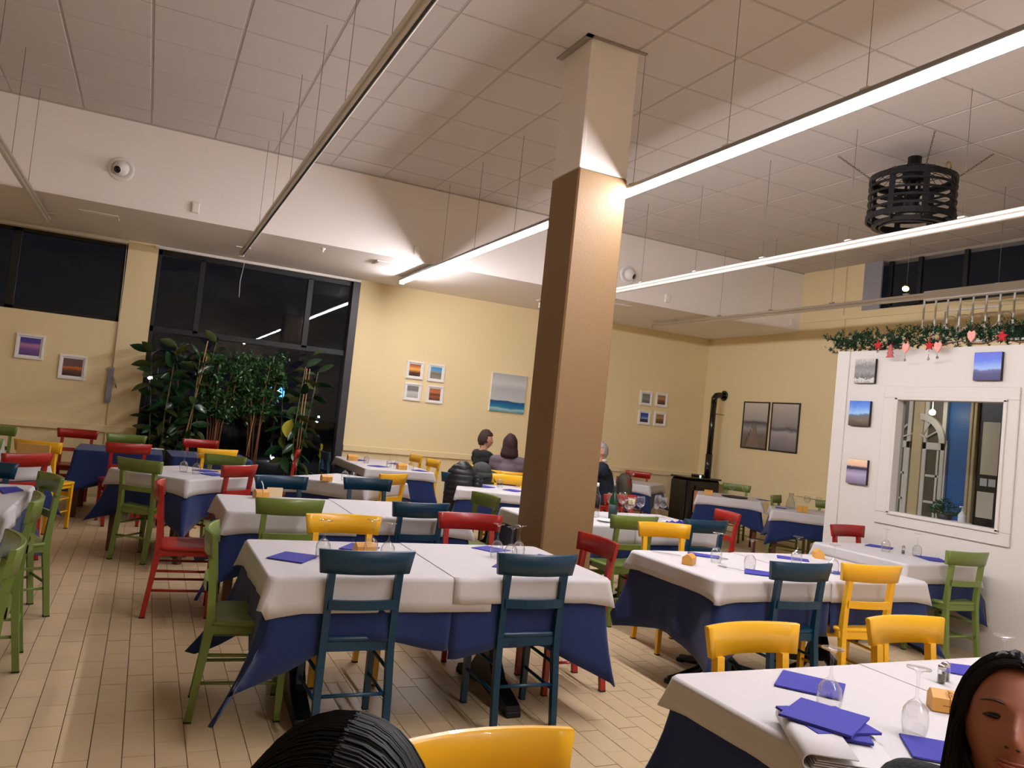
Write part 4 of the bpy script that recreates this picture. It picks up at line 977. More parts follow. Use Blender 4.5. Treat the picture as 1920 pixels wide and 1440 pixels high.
GL = [(.87, 3.89, 'overturned wine glass farthest left on the front central table'), (1.13, 3.96, 'overturned wine glass in the left cluster, behind its right neighbour'), (1.19, 3.86, 'overturned wine glass nearest the wooden block of the left cluster, its right one'),
      (1.86, 4.0, 'leftmost of the three overturned wine glasses at the right of the front table'), (1.90, 3.90, 'middle of the three overturned wine glasses at the right of the front table'), (1.985, 3.98, 'rightmost of the three overturned wine glasses at the right of the front table'),
      (3.40, 3.99, 'overturned wine glass farthest left on the front right table'), (3.48, 3.77, 'overturned wine glass standing alone in the middle of the front right table'), (4.06, 3.965, 'overturned wine glass in front of the right wooden block'), (4.10, 3.69, 'overturned wine glass between the blue and yellow chairs'),
      (5.69, 4.60, 'overturned wine glass before the white screen, left of the shaker'), (5.81, 4.40, 'overturned wine glass before the white screen, right of the shaker'),
      (1.955, 1.735, 'large overturned wine glass on the nearest table, left one'), (2.08, 1.54, 'large overturned wine glass on the nearest table beside the wooden block'), (2.85, 1.79, 'overturned wine glass just above the black haired woman'),
      (.38, 7.68, 'overturned wine glass on the diagonal aisle table, left one'), (.48, 7.54, 'overturned wine glass on the diagonal aisle table, right one'),
      (1.87, 7.76, 'overturned wine glass left of the far pair on the diagonal table'), (1.93, 7.68, 'overturned wine glass right of the far pair on the diagonal table')]
for x, y, lb in GL: glass(x, y, lb)
for k, (x, y, lb) in enumerate([(2.72, 10.2, 'faint wine glass at the left of the long window-side table'), (2.93, 9.85, 'wine glass in the middle of the long window-side table, rear one'), (2.96, 9.62, 'wine glass in the middle of the long window-side table, front one'), (3.2, 9.75, 'faint wine glass at the right of the long window-side table')]): glass(x, y, lb)
for x, y, lb in [(3.52, 8.25, 'overturned glass left of the pair before the yellow chair'), (3.7, 8.05, 'overturned glass right of the pair before the yellow chair')]: glass(x, y, lb)
# used glasses, upright
from itertools import count
US = [(3.95, 6.12, 'used wine glass standing leftmost of the used group', .2, .045), (4.0, 5.92, 'used wine glass with clear bowl right of the leftmost', .17, .036), (4.1, 6.02, 'used wine glass with a pale remainder in the group', .18, .042), (4.22, 6.05, 'used wine glass in the middle of the used group', .19, .04),
      (4.28, 5.88, 'used flute glass left of the right pair', .21, .028), (4.36, 5.98, 'used flute glass right of the pair', .22, .03), (4.5, 6.08, 'used wine glass rightmost of the used group', .19, .042), (4.12, 6.2, 'used wine glass at the back of the used group', .2, .04)]
for x, y, lb, h, r in US: glass(x, y, lb, False, h, r, group='used glasses right of the column')
tag(MB().lathe([(0, 0), (.03, 0), (.033, .05), (.0, .05)], 16, (4.1, 6.02, ZT+.12)).build('drink_remainder', mat('pale_wine', (226, 214, 170), .2)), 'pale drink left in a used glass', 'drink')
t = thing('glass_bottle', 'tall clear glass water bottle just right of the column', 'bottle', (3.66, 5.92, ZT+.003))
MB().lathe([(0, 0), (.038, 0), (.04, .01), (.04, .16), (.036, .19), (.016, .23), (.013, .24), (.013, .27), (.0, .27)], 20, cap=False).build('body', CARAFE, t); MB().lathe([(0, .27), (.016, .27), (.016, .3), (0, .3)], 14).build('stopper', WHITEM, t)
t = thing('wine_bottle', 'dark green wine bottle beside the clear bottle', 'bottle', (3.78, 5.82, ZT+.003))
MB().lathe([(0, 0), (.036, 0), (.038, .01), (.038, .17), (.03, .2), (.014, .225), (.013, .29), (.015, .3), (0, .3)], 20).build('body', mat('dark_green_bottle_glass', (16, 54, 36), .08), t); MB().lathe([(.0145, .245), (.0155, .245), (.0155, .302), (0, .302)], 14).build('capsule', mat('capsule_foil', (30, 28, 30), .3), t)
MB().lathe([(.0385, .05), (.039, .05), (.039, .13), (.0385, .13)], 20).build('bottle_label', mat('bottle_label_dark', (40, 60, 56), .6), t)
for k, (x, y, r, lb) in enumerate([(3.62, 5.66, .09, 'small white plate before the clear water bottle'), (4.3, 5.72, .06, 'small white saucer among the used glasses')]):
    tag(MB().lathe([(0, 0), (r*.6, 0), (r, .014), (r, .018), (r*.6, .006), (0, .005)], 28, (x, y, ZT+.004)).build('plate', WHITEM), lb, 'plate')
# crumpled napkin heap
def crumple(x, y, sx, sy, h, m, lb, seed):
    rnd = random.Random(seed); n = 14; mb = MB(); vs = []
    for i in range(n+1):
        for j in range(n+1):
            u, v = i/n-.5, j/n-.5; e = max(0, 1-4*max(u*u, v*v)); z = abs(noise.noise((u*7+seed, v*7, 0)))*h*2*e**.5
            vs.append((x+u*sx+.02*noise.noise((u*5, v*5, seed)), y+v*sy+.02*noise.noise((u*5+9, v*5, seed)), ZT+.006+z))
    fs = [(i*(n+1)+j, (i+1)*(n+1)+j, (i+1)*(n+1)+j+1, i*(n+1)+j+1) for i in range(n) for j in range(n)]
    mb.add(vs, fs); o = mb.build('crumpled_napkin', m); o.modifiers.new('t', 'SOLIDIFY').thickness = .002; return tag(o, lb, 'napkin', 'crumpled napkins on the used table')
crumple(4.32, 5.62, .22, .16, .04, NAPK, 'crumpled violet napkin right of the used glasses', 3)
crumple(4.47, 5.78, .12, .2, .015, mat('pink_paper', (222, 190, 190), .8), 'crumpled pinkish paper behind the violet napkin', 5)
crumple(3.95, 5.72, .1, .08, .02, NAPK, 'small violet napkin behind the green chair', 8); crumple(3.74, 5.68, .07, .07, .02, NAPK, 'small violet napkin at the foot of the dark wine bottle', 9)

# napkins: flat folded paper quads
def napkin(pts, lb, z=ZT+.0045, s=1.0, h=.004, name='napkin', m=NAPK, kink=0):
    cx = sum(p[0] for p in pts)/4; cy = sum(p[1] for p in pts)/4
    t = thing(name, lb, 'napkin', (cx, cy, z), 0, 'violet blue napkins laid on the tables')
    q = [((p[0]-cx)*s, (p[1]-cy)*s) for p in pts]
    MB().prism(q, 0, h*.45).build('lower_fold', m, t)
    q2 = [(a*.99+.001, b*.985) for a, b in q]; MB().prism(q2, h*.5, h).build('upper_fold', m, t); return t
NP = [([(.60, 3.87), (.715, 4.03), (.865, 3.94), (.75, 3.76)], 'violet napkin turned diagonally at the left of the front central table'),
      ([(1.01, 4.15), (1.12, 4.32), (1.25, 4.2), (1.16, 4.05)], 'violet napkin behind the wooden block on the front central table'),
      ([(1.82, 4.27), (1.95, 4.34), (2.05, 4.21), (1.9, 4.14)], 'violet napkin behind the right wine glasses on the front central table'),
      ([(2.06, 3.99), (2.19, 4.12), (2.27, 3.99), (2.15, 3.88)], 'violet napkin at the right end of the front central table'),
      ([(1.72, 3.74), (1.80, 3.84), (1.92, 3.76), (1.83, 3.66)], 'violet napkin mostly hidden behind the right blue chair'),
      ([(3.44, 4.33), (3.60, 4.19), (3.52, 4.10), (3.37, 4.24)], 'long violet napkin behind the left wooden block, front right table'),
      ([(3.47, 3.80), (3.64, 3.66), (3.55, 3.54), (3.35, 3.67)], 'long violet napkin beside the fork, left of the blue chair'),
      ([(4.20, 4.29), (4.36, 4.15), (4.28, 4.06), (4.10, 4.18)], 'long violet napkin behind the blue chair, before the right wooden block'),
      ([(4.17, 3.79), (4.32, 3.66), (4.22, 3.56), (4.08, 3.7)], 'violet napkin between the blue and yellow chairs, front right table'),
      ([(5.77, 4.88), (5.93, 4.96), (6.02, 4.79), (5.89, 4.71)], 'violet napkin at the far end of the table by the white screen'),
      ([(5.85, 4.46), (6.0, 4.34), (5.87, 4.16), (5.74, 4.24)], 'violet napkin beside the green chair by the white screen'),
      ([(2.11, 2.08), (2.235, 1.92), (2.085, 1.80), (1.95, 1.955)], 'violet napkin behind the left wine glass on the nearest table'),
      ([(2.92, 2.07), (3.08, 1.98), (2.92, 1.88), (2.81, 1.97)], 'violet napkin at the far right edge of the nearest table'),
      ([(2.03, 1.55), (2.16, 1.45), (2.03, 1.33), (1.92, 1.42)], 'violet napkin before the black haired woman on the nearest table'),
      ([(.46, 7.88), (.59, 7.98), (.70, 7.86), (.57, 7.76)], 'violet napkin on the diagonal aisle table, farther one'),
      ([(.50, 7.62), (.64, 7.70), (.74, 7.56), (.62, 7.46)], 'violet napkin on the diagonal aisle table, nearer one'),
      ([(-.80, 5.96), (-.70, 6.04), (-.64, 5.88), (-.72, 5.68)], 'violet napkin at the left edge on the farthest table of the long row'),
      ([(-.86, 4.86), (-.72, 4.98), (-.66, 4.84), (-.78, 4.72)], 'violet napkin at the left edge on the middle table of the long row'),
      ([(2.62, 10.7), (2.78, 10.8), (2.84, 10.64), (2.7, 10.55)], 'violet napkin at the far end of the long window-side table'),
      ([(2.64, 9.85), (2.82, 9.97), (2.92, 9.8), (2.74, 9.7)], 'violet napkin at the left of the long window-side table'),
      ([(3.15, 9.6), (3.3, 9.72), (3.38, 9.55), (3.24, 9.48)], 'violet napkin at the right end of the long window-side table'),
      ([(3.1, 10.5), (3.22, 10.6), (3.3, 10.45), (3.2, 10.36)], 'violet napkin beside the cream wall on the long table'),
      ([(3.4, 8.05), (3.55, 8.15), (3.62, 7.98), (3.48, 7.9)], 'violet napkin behind the green chair on the table left of the column'),
      ([(3.62, 7.8), (3.76, 7.92), (3.86, 7.76), (3.72, 7.66)], 'violet napkin half hidden by the column edge'),
      ([(1.95, 7.78), (2.1, 7.86), (2.18, 7.7), (2.04, 7.62)], 'violet napkin behind the glossy blue chair on the diagonal table'),
      ([(7.95, 8.6), (8.1, 8.66), (8.14, 8.5), (8.0, 8.46)], 'violet napkin on the table beside the stove'),
      ([(7.36, 7.62), (7.46, 7.7), (7.54, 7.6), (7.44, 7.52)], 'violet napkin on the small table at the right wall')]
for p, lb in NP: napkin(p, lb)

# cutlery
def fork(x, y, a, lb, length=.19):
    t = thing('fork', lb, 'fork', (x, y, ZT+.006), a, 'forks laid on the tables')
    MB().tube([(0, -length/2, 0), (0, 0, .002), (0, length*.2, .001)], [.005, .003, .004], 6, flat=.4).build('handle', STEEL, t)
    h_ = MB(); h_.box(-.011, .011, length*.2, length*.3, 0, .002)
    h_.build('head', STEEL, t)
    for k in range(4): MB().box(-.011+.0064*k, -.011+.0064*k+.0028, length*.3, length*.48, 0, .002).build('tine', STEEL, t)
fork(3.37, 3.80, math.radians(30), 'fork beside the napkin left of the blue chair')
fork(3.54, 4.17, math.radians(-150), 'fork at the right of the napkin behind the left wooden block')
fork(.44, 7.62, math.radians(60), 'fork at the napkins on the diagonal aisle table')
def knife(x, y, a, lb):
    t = thing('knife', lb, 'knife', (x, y, ZT+.006), a, 'knives laid on the tables')
    MB().box(-.005, .005, -.1, 0, 0, .004, bev=.0015).build('handle', STEEL, t); MB().prism([(-.006, 0), (.006, 0), (.006, .09), (.0, .105), (-.005, .09)], 0, .0015).build('blade', STEEL, t)
knife(4.14, 3.62, math.radians(40), 'knife beside the napkin between the blue and yellow chairs')
knife(3.20, 4.25, math.radians(40), 'knife lying at the far left corner of the front right table')
knife(.66, 7.78, math.radians(50), 'knife at the napkins on the diagonal aisle table')

# wooden house-shaped blocks
def block(x, y, a, lb, s=1.0, emblem=False):
    t = thing('wooden_block', lb, 'table holder', (x, y, ZT+.004), math.radians(a), 'small wooden house-shaped holders')
    w_, d_, h1, h2 = .052*s, .032*s, .042*s, .062*s
    prof = [(-d_, 0), (d_, 0), (d_, h1), (.006, h2), (-.006, h2), (-d_, h1)]
    MB().prism(prof, -w_, -.003*s, 'x').build('left_half', WOODH, t); MB().prism(prof, -.001*s, w_, 'x').build('right_half', WOODH, t)
    if emblem:
        dk = mat('burnt_wood', (150, 88, 36), .7); nrm = math.atan2(h2-h1, d_-.006)
        e = bpy.data.objects.new('emblem', None); COL.objects.link(e); e.parent = t; e.location = (0, -(d_+.006)/2, (h1+h2)/2+.0008); e.rotation_euler.x = nrm
        q = MB(); n_ = 24
        for k in range(n_):
            a0, a1 = 2*PI*k/n_, 2*PI*(k+1)/n_; q.add([(.013*math.cos(a0), .013*math.sin(a0), 0), (.013*math.cos(a1), .013*math.sin(a1), 0), (.0116*math.cos(a1), .0116*math.sin(a1), 0), (.0116*math.cos(a0), .0116*math.sin(a0), 0)], [(0, 1, 2, 3)])
        q.build('emblem_ring', dk, e)
        q = MB(); P2 = [(.0062*math.cos(a_), .0075*math.sin(a_), .0002) for a_ in [.7+(2*PI-.7)*k/14 for k in range(15)]]+[(.0008, 0, .0002)]
        q.tube(P2, .0009, 5); q.build('emblem_letter', dk, e)
        MB().box(-.022, .022, -d_-.0006, -d_, h1*.45, h1*.52).build('burnt_text_line', dk, t)
    return t
block(1.115, 4.02, 8, 'wooden block holder among the left wine glasses, front central table')
block(3.14, 3.93, 38, 'wooden block holder at the left of the front right table')
block(4.545, 4.235, 55, 'wooden block holder at the far right of the front right table')
block(2.40, 1.67, -38, 'wooden block holder with a round G emblem on the nearest table', 1.0, True)
block(1.66, 7.62, 8, 'wooden block holder on the diagonal table behind the blue chairs')
block(2.62, 10.55, 0, 'tall amber wooden holder at the corner of the window-side table', 1.3); block(3.03, 9.62, 10, 'bright wooden block holder on the window-side table', 1.2)
t = block(.86, 6.12, 20, 'wooden holder with a white straw, second central table')
tag(MB().tube([(.88, 6.1, ZT+.03), (.865, 6.1, ZT+.10), (.85, 6.1, ZT+.13)], .004, 6).build('drinking_straw', WHITEM), 'white straw sticking out of a wooden holder on the second central table', 'straw')
tag(MB().box(-.06, .06, -.002, .002, 0, .07).build('sachet', mat('cream_card', (226, 204, 160), .7), None, (.97, 6.2, ZT+.005), .1), 'cream card behind the wooden holder with the straw', 'card')
block(7.3, 8.85, -40, 'orange wooden block holder on the table beside the stove', 1.1); block(7.48, 7.28, -40, 'orange wooden block holder on the small table at the right wall', 1.2); block(6.72, 10.1, -20, 'orange wooden block holder on the far corner table', 1.3)
for x, y, lb in ((5.80, 4.52, 'small glass pepper shaker between the glasses by the white screen'), (2.66, 1.88, 'small salt shaker behind the emblem block, left one'), (2.71, 1.90, 'small salt shaker behind the emblem block, right one')):
    t = thing('shaker', lb, 'shaker', (x, y, ZT+.003)); MB().lathe([(0, 0), (.014, 0), (.014, .045), (.012, .05), (0, .05)], 12).build('body', CARAFE, t); MB().lathe([(0, .004), (.0115, .004), (.0115, .03), (0, .03)], 12).build('filling', mat('pepper', (110, 100, 84), .9), t); MB().lathe([(0, .05), (.0135, .05), (.0135, .062), (.006, .068), (0, .068)], 12).build('cap', STEEL, t)
# tray and carafes at the far right
tag(MB().lathe([(0, 0), (.17, 0), (.185, .012), (.18, .014), (.168, .005), (0, .004)], 30, (7.66, 8.72, ZT+.004)).build('tray', BLKIRON), 'round black tray on the table beside the stove', 'tray')
for k, (x, y, lb) in enumerate([(7.8, 8.95, 'wine glass behind the black tray, left one'), (7.95, 8.85, 'wine glass behind the black tray, right one'), (7.86, 7.58, 'wine glass behind the orange block at the right wall, left one'), (7.98, 7.5, 'wine glass behind the orange block at the right wall, right one'), (6.85, 10.4, 'wine glass on the far corner table, left one'), (6.98, 10.3, 'wine glass on the far corner table, right one')]):
    glass(x, y, lb, False, .18, .04, group='glasses on the far right tables')
t = thing('carafe', 'clear glass carafe on the small table at the right wall', 'carafe', (7.62, 7.62, ZT+.003)); MB().lathe([(0, 0), (.055, 0), (.06, .02), (.05, .09), (.028, .15), (.026, .17), (.036, .2), (.034, .2), (.024, .17), (.048, .09), (.056, .02), (0, .006)], 20, cap=False).build('body', CARAFE, t)
MB().tube([(.03, 0, .18), (.075, 0, .16), (.08, 0, .1), (.055, 0, .06)], .006, 6).build('handle', CARAFE, t)
tag(MB().lathe([(0, 0), (.05, 0), (.055, .02), (0, .02)], 16, (8.05, 7.28, ZT+.004)).build('red_dish', mat('orange_red_dish', (214, 90, 50), .5)), 'small orange red dish at the right wall table', 'dish')

# stack of folded paper covers and napkins on the nearest table
zt = ZT+.004
t = thing('folded_paper_stack', 'stack of folded grey white paper covers with a rolled end on the nearest table', 'paper', (1.74, 1.50, zt), math.radians(-33))
for k in range(5):
    MB().box(-.11+.004*k, .13-.006*k+(.02 if k % 2 else 0), -.16, .10-.003*k, .006*k, .006*k+.003, bev=.001).build('folded_sheet', PAPER if k % 2 else GREYPAP, t)
rp = [( -.11+.022*math.cos(a)-.0, .0, .022+.022*math.sin(a)) for a in [PI*.5+PI*k/8 for k in range(9)]]
mb = MB(); vs = []; 
for (x, _, z) in [(.0, 0, .045)]+rp+[(-.06, 0, .001)]: vs += [(x, -.17, z), (x, .16, z)]
mb.add(vs, [(2*i, 2*i+1, 2*i+3, 2*i+2) for i in range(len(vs)//2-1)], True); o = mb.build('rolled_edge', PAPER, t); o.modifiers.new('t', 'SOLIDIFY').thickness = .004
for k, (a, dx, dy, lb) in enumerate([(-38, .0, .0, 'lowest violet napkin of the stack on the folded paper covers'), (-10, .01, .01, 'middle violet napkin of the stack on the folded paper covers'), (28, .005, .015, 'topmost violet napkin of the stack on the folded paper covers')]):
    t = thing('napkin', lb, 'napkin', (1.775+dx, 1.575+dy, zt+.032+.008*k), math.radians(a), 'violet napkins stacked on the paper covers')
    MB().box(-.10, .10, -.095, .095, 0, .003, bev=.001).build('lower_fold', NAPK, t); MB().box(-.099, .10, -.095, .094, .0035, .007, bev=.001).build('upper_fold', NAPK, t)

# ------------------------------------------------------------------ coats on chairs
def lump(name, rings, m, n=28, wob=.02, seed=0, quilt=0):
    """closed garment body from rings (z, cx, cy, rx, ry)"""
    mb = MB(); vs = []
    for (z, cx, cy, rx, ry) in rings:
        for k in range(n):
            a = 2*PI*k/n; d = 1+wob*8*noise.noise((math.cos(a)*1.5+seed, math.sin(a)*1.5, z*5)); vs.append((cx+rx*math.cos(a)*d, cy+ry*math.sin(a)*d, z))
    fs = []
    for i in range(len(rings)-1):
        for k in range(n): a = i*n+k; b = i*n+(k+1) % n; fs.append((a, b, b+n, a+n))
    fs += [tuple(range(n-1, -1, -1)), tuple(range((len(rings)-1)*n, len(rings)*n))]; mb.add(vs, fs, True); return mb
PUFF = mat('black_puffer_nylon', (24, 24, 28), .42, bump=.1, bump_scale=30)
chair('blue', 3.22, 8.05, 70, 'chair hidden under the black puffer jacket'); chair('blue', 3.62, 8.5, 80, 'chair hidden under the grey coat and cap')
t = thing('puffer_jacket', 'black quilted puffer jacket hung over a chair back', 'jacket', (3.24, 8.06, 0), math.radians(-15))
rg = []
for k in range(64):
    z = .36+k*.0093; f = k/63; q = .011*abs(math.sin(PI*k/6.5))**.6; rx = (.165+.01*f if f < .82 else .173-.6*(f-.82)**1.1)+q; ry = (.09 if f < .85 else .09-.25*(f-.85))+q
    rg.append((z, .006*math.sin(k*.4), 0, max(rx, .04), max(ry, .03)))
lump('b', rg, PUFF, seed=2, wob=.012, n=36).build('body', PUFF, t)
rg = [(.45+.0066*k, .15+.02*math.sin(k*.04), -.04, .045+.014*abs(math.sin(PI*k/7))**.6, .05+.014*abs(math.sin(PI*k/7))**.6) for k in range(60)]; lump('s', rg, PUFF, 16, wob=.008, seed=5).build('sleeve', PUFF, t)
lump('h', [(.86, 0, .0, .09, .07), (.9, 0, 0, .1, .08), (.95, 0, .0, .08, .06), (.985, 0, .0, .04, .03)], PUFF, 18, .02, 8).build('collar', PUFF, t)
WOOL = mat('dark_grey_wool', (66, 68, 66), .9, noise_amt=.2, noise_scale=40, bump=.4, bump_scale=90); GCO = mat('charcoal_coat', (52, 54, 54), .9, noise_amt=.25, noise_scale=50)
t = thing('grey_coat', 'charcoal grey coat hung over a chair left of the women', 'coat', (3.62, 8.46, 0), math.radians(-10))
lump('c', [(.4, 0, 0, .2, .1), (.55, 0, 0, .22, .11), (.7, 0, 0, .21, .11), (.8, 0, 0, .2, .1), (.86, .02, 0, .17, .08), (.89, .02, 0, .08, .04)], GCO, seed=11).build('body', GCO, t)
lump('s', [(.45, .19, -.04, .05, .05), (.6, .2, -.05, .06, .06), (.75, .19, -.03, .065, .06), (.84, .14, -.01, .06, .05)], GCO, 14, seed=13).build('sleeve', GCO, t)
t = thing('wool_cap', 'grey wool cap lying on top of the grey coat', 'cap', (3.60, 8.38, .82)); MB().ell((0, 0, .06), (.115, .1, .095), 20, 12).build('crown', WOOL, t); MB().lathe([(.1, 0), (.118, 0), (.12, .04), (.105, .045)], 22, (0, 0, -.01)).build('brim', WOOL, t)

# ------------------------------------------------------------------ people
SKIN = mat('skin', (206, 150, 122), .5, noise_amt=.05, noise_scale=14); SKIN.node_tree.nodes['Principled BSDF'].inputs['Subsurface Weight'].default_value = .08; SKIN.node_tree.nodes['Principled BSDF'].inputs['Subsurface Radius'].default_value = (.02, .008, .004)
def gs(x, s): return math.exp(-(x/s)**2)
def head_mesh(mb, C, R, detail=1, sc=1.0):
    """head with face along local +Y; C centre, R 3x3 rotation"""
    n, m_ = (48, 40) if detail > 1 else (28, 22); vs = []
    for i in range(m_+1):
        t_ = PI*i/m_
        for k in range(n):
            a = 2*PI*k/n; dx, dy, dz = math.sin(t_)*math.cos(a), math.sin(t_)*math.sin(a), math.cos(t_)
            x, y, z = .074*dx, .094*dy, .118*dz
            if z < -.01: f = min(1, (-z-.01)/.1); x *= 1-.36*f**1.3; y = y*(1-.12*f) + (.016*f if y > 0 else .03*f)
            if z > .03 and y > 0: y -= .012*gs(x, .06)*((z-.03)/.09)
            if dy > 0:
                fr = dy
                y += fr*(.022*gs(x, .011+.006*max(0, -z*18))*gs(z+.032, .019)+.011*gs(x, .009)*gs(z+.008, .026)+.010*gs(abs(x)-.013, .0055)*gs(z+.038, .008))       # nose
                y -= fr*.011*(gs(abs(x)-.031, .015)*gs(z-.004, .012))                                               # eye sockets
                y += fr*.005*(gs(abs(x)-.030, .020)*gs(z-.026, .009))                                               # brow
                y += fr*.0055*gs(abs(x)-.042, .018)*gs(z+.030, .022)                                                # cheeks
                y += fr*(.006*gs(x, .022)*gs(z+.064, .0055)+.006*gs(x, .018)*gs(z+.076, .006)-.0035*gs(x, .026)*gs(z+.0700, .0028))  # lips
                y += fr*.008*gs(x, .018)*gs(z+.102, .012)-fr*.004*gs(x, .03)*gs(z+.088, .006)                       # chin
                y += fr*.004*gs(abs(x)-.012, .006)*gs(z+.040, .008)
            vs.append(R @ (Vector((x, y, z))*sc)+C)
    fs = []
    for i in range(m_):
        for k in range(n): a = i*n+k; b = i*n+(k+1) % n; fs.append((a, a+n, b+n, b))
    mb.add(vs, fs, True)
    for s_ in (-1, 1): mb.ell(R @ (Vector((s_*.075, -.008, -.008))*sc)+C, (.010*sc, .017*sc, .030*sc), 10, 8, R)
def limb(mb, pts, rs, n=14):
    P_, R_ = [], []
    for i in range(len(pts)-1):
        for k in range(4):
            f = k/4; P_.append(Vector(pts[i]).lerp(Vector(pts[i+1]), f)); R_.append(rs[i]*(1-f)+rs[i+1]*f)
    P_.append(Vector(pts[-1])); R_.append(rs[-1]); mb.tube(P_, R_, n)
    for p, r in ((pts[0], rs[0]), (pts[-1], rs[-1])): mb.ell(p, (r, r, r), 12, 8)
    for p, r in zip(pts[1:-1], rs[1:-1]): mb.ell(p, (r, r, r), 12, 8)
def hand(mb, w_, d, side, nrm=Vector((0, 0, 1))):
    """relaxed slightly curled hand starting at wrist w_, direction d"""
    d = Vector(d).normalized(); nrm = (Vector(nrm)-d*d.dot(nrm)).normalized(); x = d.cross(nrm)*side; w_ = Vector(w_)
    Mh = Matrix((x, d, nrm)).transposed(); mb.ell(w_+d*.045, (.040, .052, .015), 14, 8, Mh)
    for k, (o, L) in enumerate(((-.028, .062), (-.010, .075), (.009, .070), (.027, .055))):
        b = w_+d*.078+x*o; p1 = b+d*L*.45-nrm*.004; p2 = p1+d*L*.33-nrm*.014; p3 = p2+d*L*.2-nrm*.016
        limb(mb, [b-d*.02, b, p1, p2, p3], [.0085, .009, .0085, .008, .0065], 8)
    b = w_+d*.02-x*.03; limb(mb, [b, b-x*.022+d*.022, b-x*.03+d*.05-nrm*.01], [.012, .0105, .0085], 8)
def remesh(o, vox, smooth=3):
    r = o.modifiers.new('union', 'REMESH'); r.mode = 'VOXEL'; r.voxel_size = vox; r.use_smooth_shade = True
    if smooth: s_ = o.modifiers.new('soft', 'SMOOTH'); s_.iterations = smooth; s_.factor = .5
def hair_shell(mb, C, R, sc, mask, off=.010, lenf=None, n=40, m_=30, thick=.012, seed=0):
    """cap following the skull where mask(dx,dy,dz) is true, closed and thick"""
    vs = []; ok = []
    for i in range(m_+1):
        t_ = PI*.98*i/m_
        for k in range(n):
            a = 2*PI*k/n; d = Vector((math.sin(t_)*math.cos(a), math.sin(t_)*math.sin(a), math.cos(t_)))
            b = Vector((.074*d.x, .094*d.y, .118*d.z)); nz = noise.noise((d.x*4+seed, d.y*4, d.z*2))*.008+.003*math.sin(a*14+seed)
            vs.append((b*(1+(off+nz)/.09), b*.97)); ok.append(mask(d.x, d.y, d.z))
    base = [R @ (o*sc)+C for o, _ in vs]; inn = [R @ (q*sc)+C for _, q in vs]; N = len(vs); fs = []
    def q_ok(q): return all(ok[v] for v in q)
    cells = {}
    for i in range(m_):
        for k in range(n):
            q = (i*n+k, (i+1)*n+k, (i+1)*n+(k+1) % n, i*n+(k+1) % n)
            if q_ok(q): cells[(i, k)] = q
    for (i, k), q in cells.items():
        fs.append(q); fs.append(tuple(v+N for v in reversed(q)))
        for (di, dk, a, b) in ((0, -1, 0, 1), (1, 0, 1, 2), (0, 1, 2, 3), (-1, 0, 3, 0)):
            nb = (i+di, (k+dk) % n)
            if nb not in cells and not (i+di < 0): fs.append((q[b], q[a], q[a]+N, q[b]+N))
    mb.add(base+inn, fs, True)
def rotm(yaw, pitch=0, roll=0):
    """yaw: facing direction in degrees (0 = +X)"""
    return Matrix.Rotation(math.radians(yaw-90), 3, 'Z') @ Matrix.Rotation(math.radians(pitch), 3, 'X') @ Matrix.Rotation(math.radians(roll), 3, 'Y')
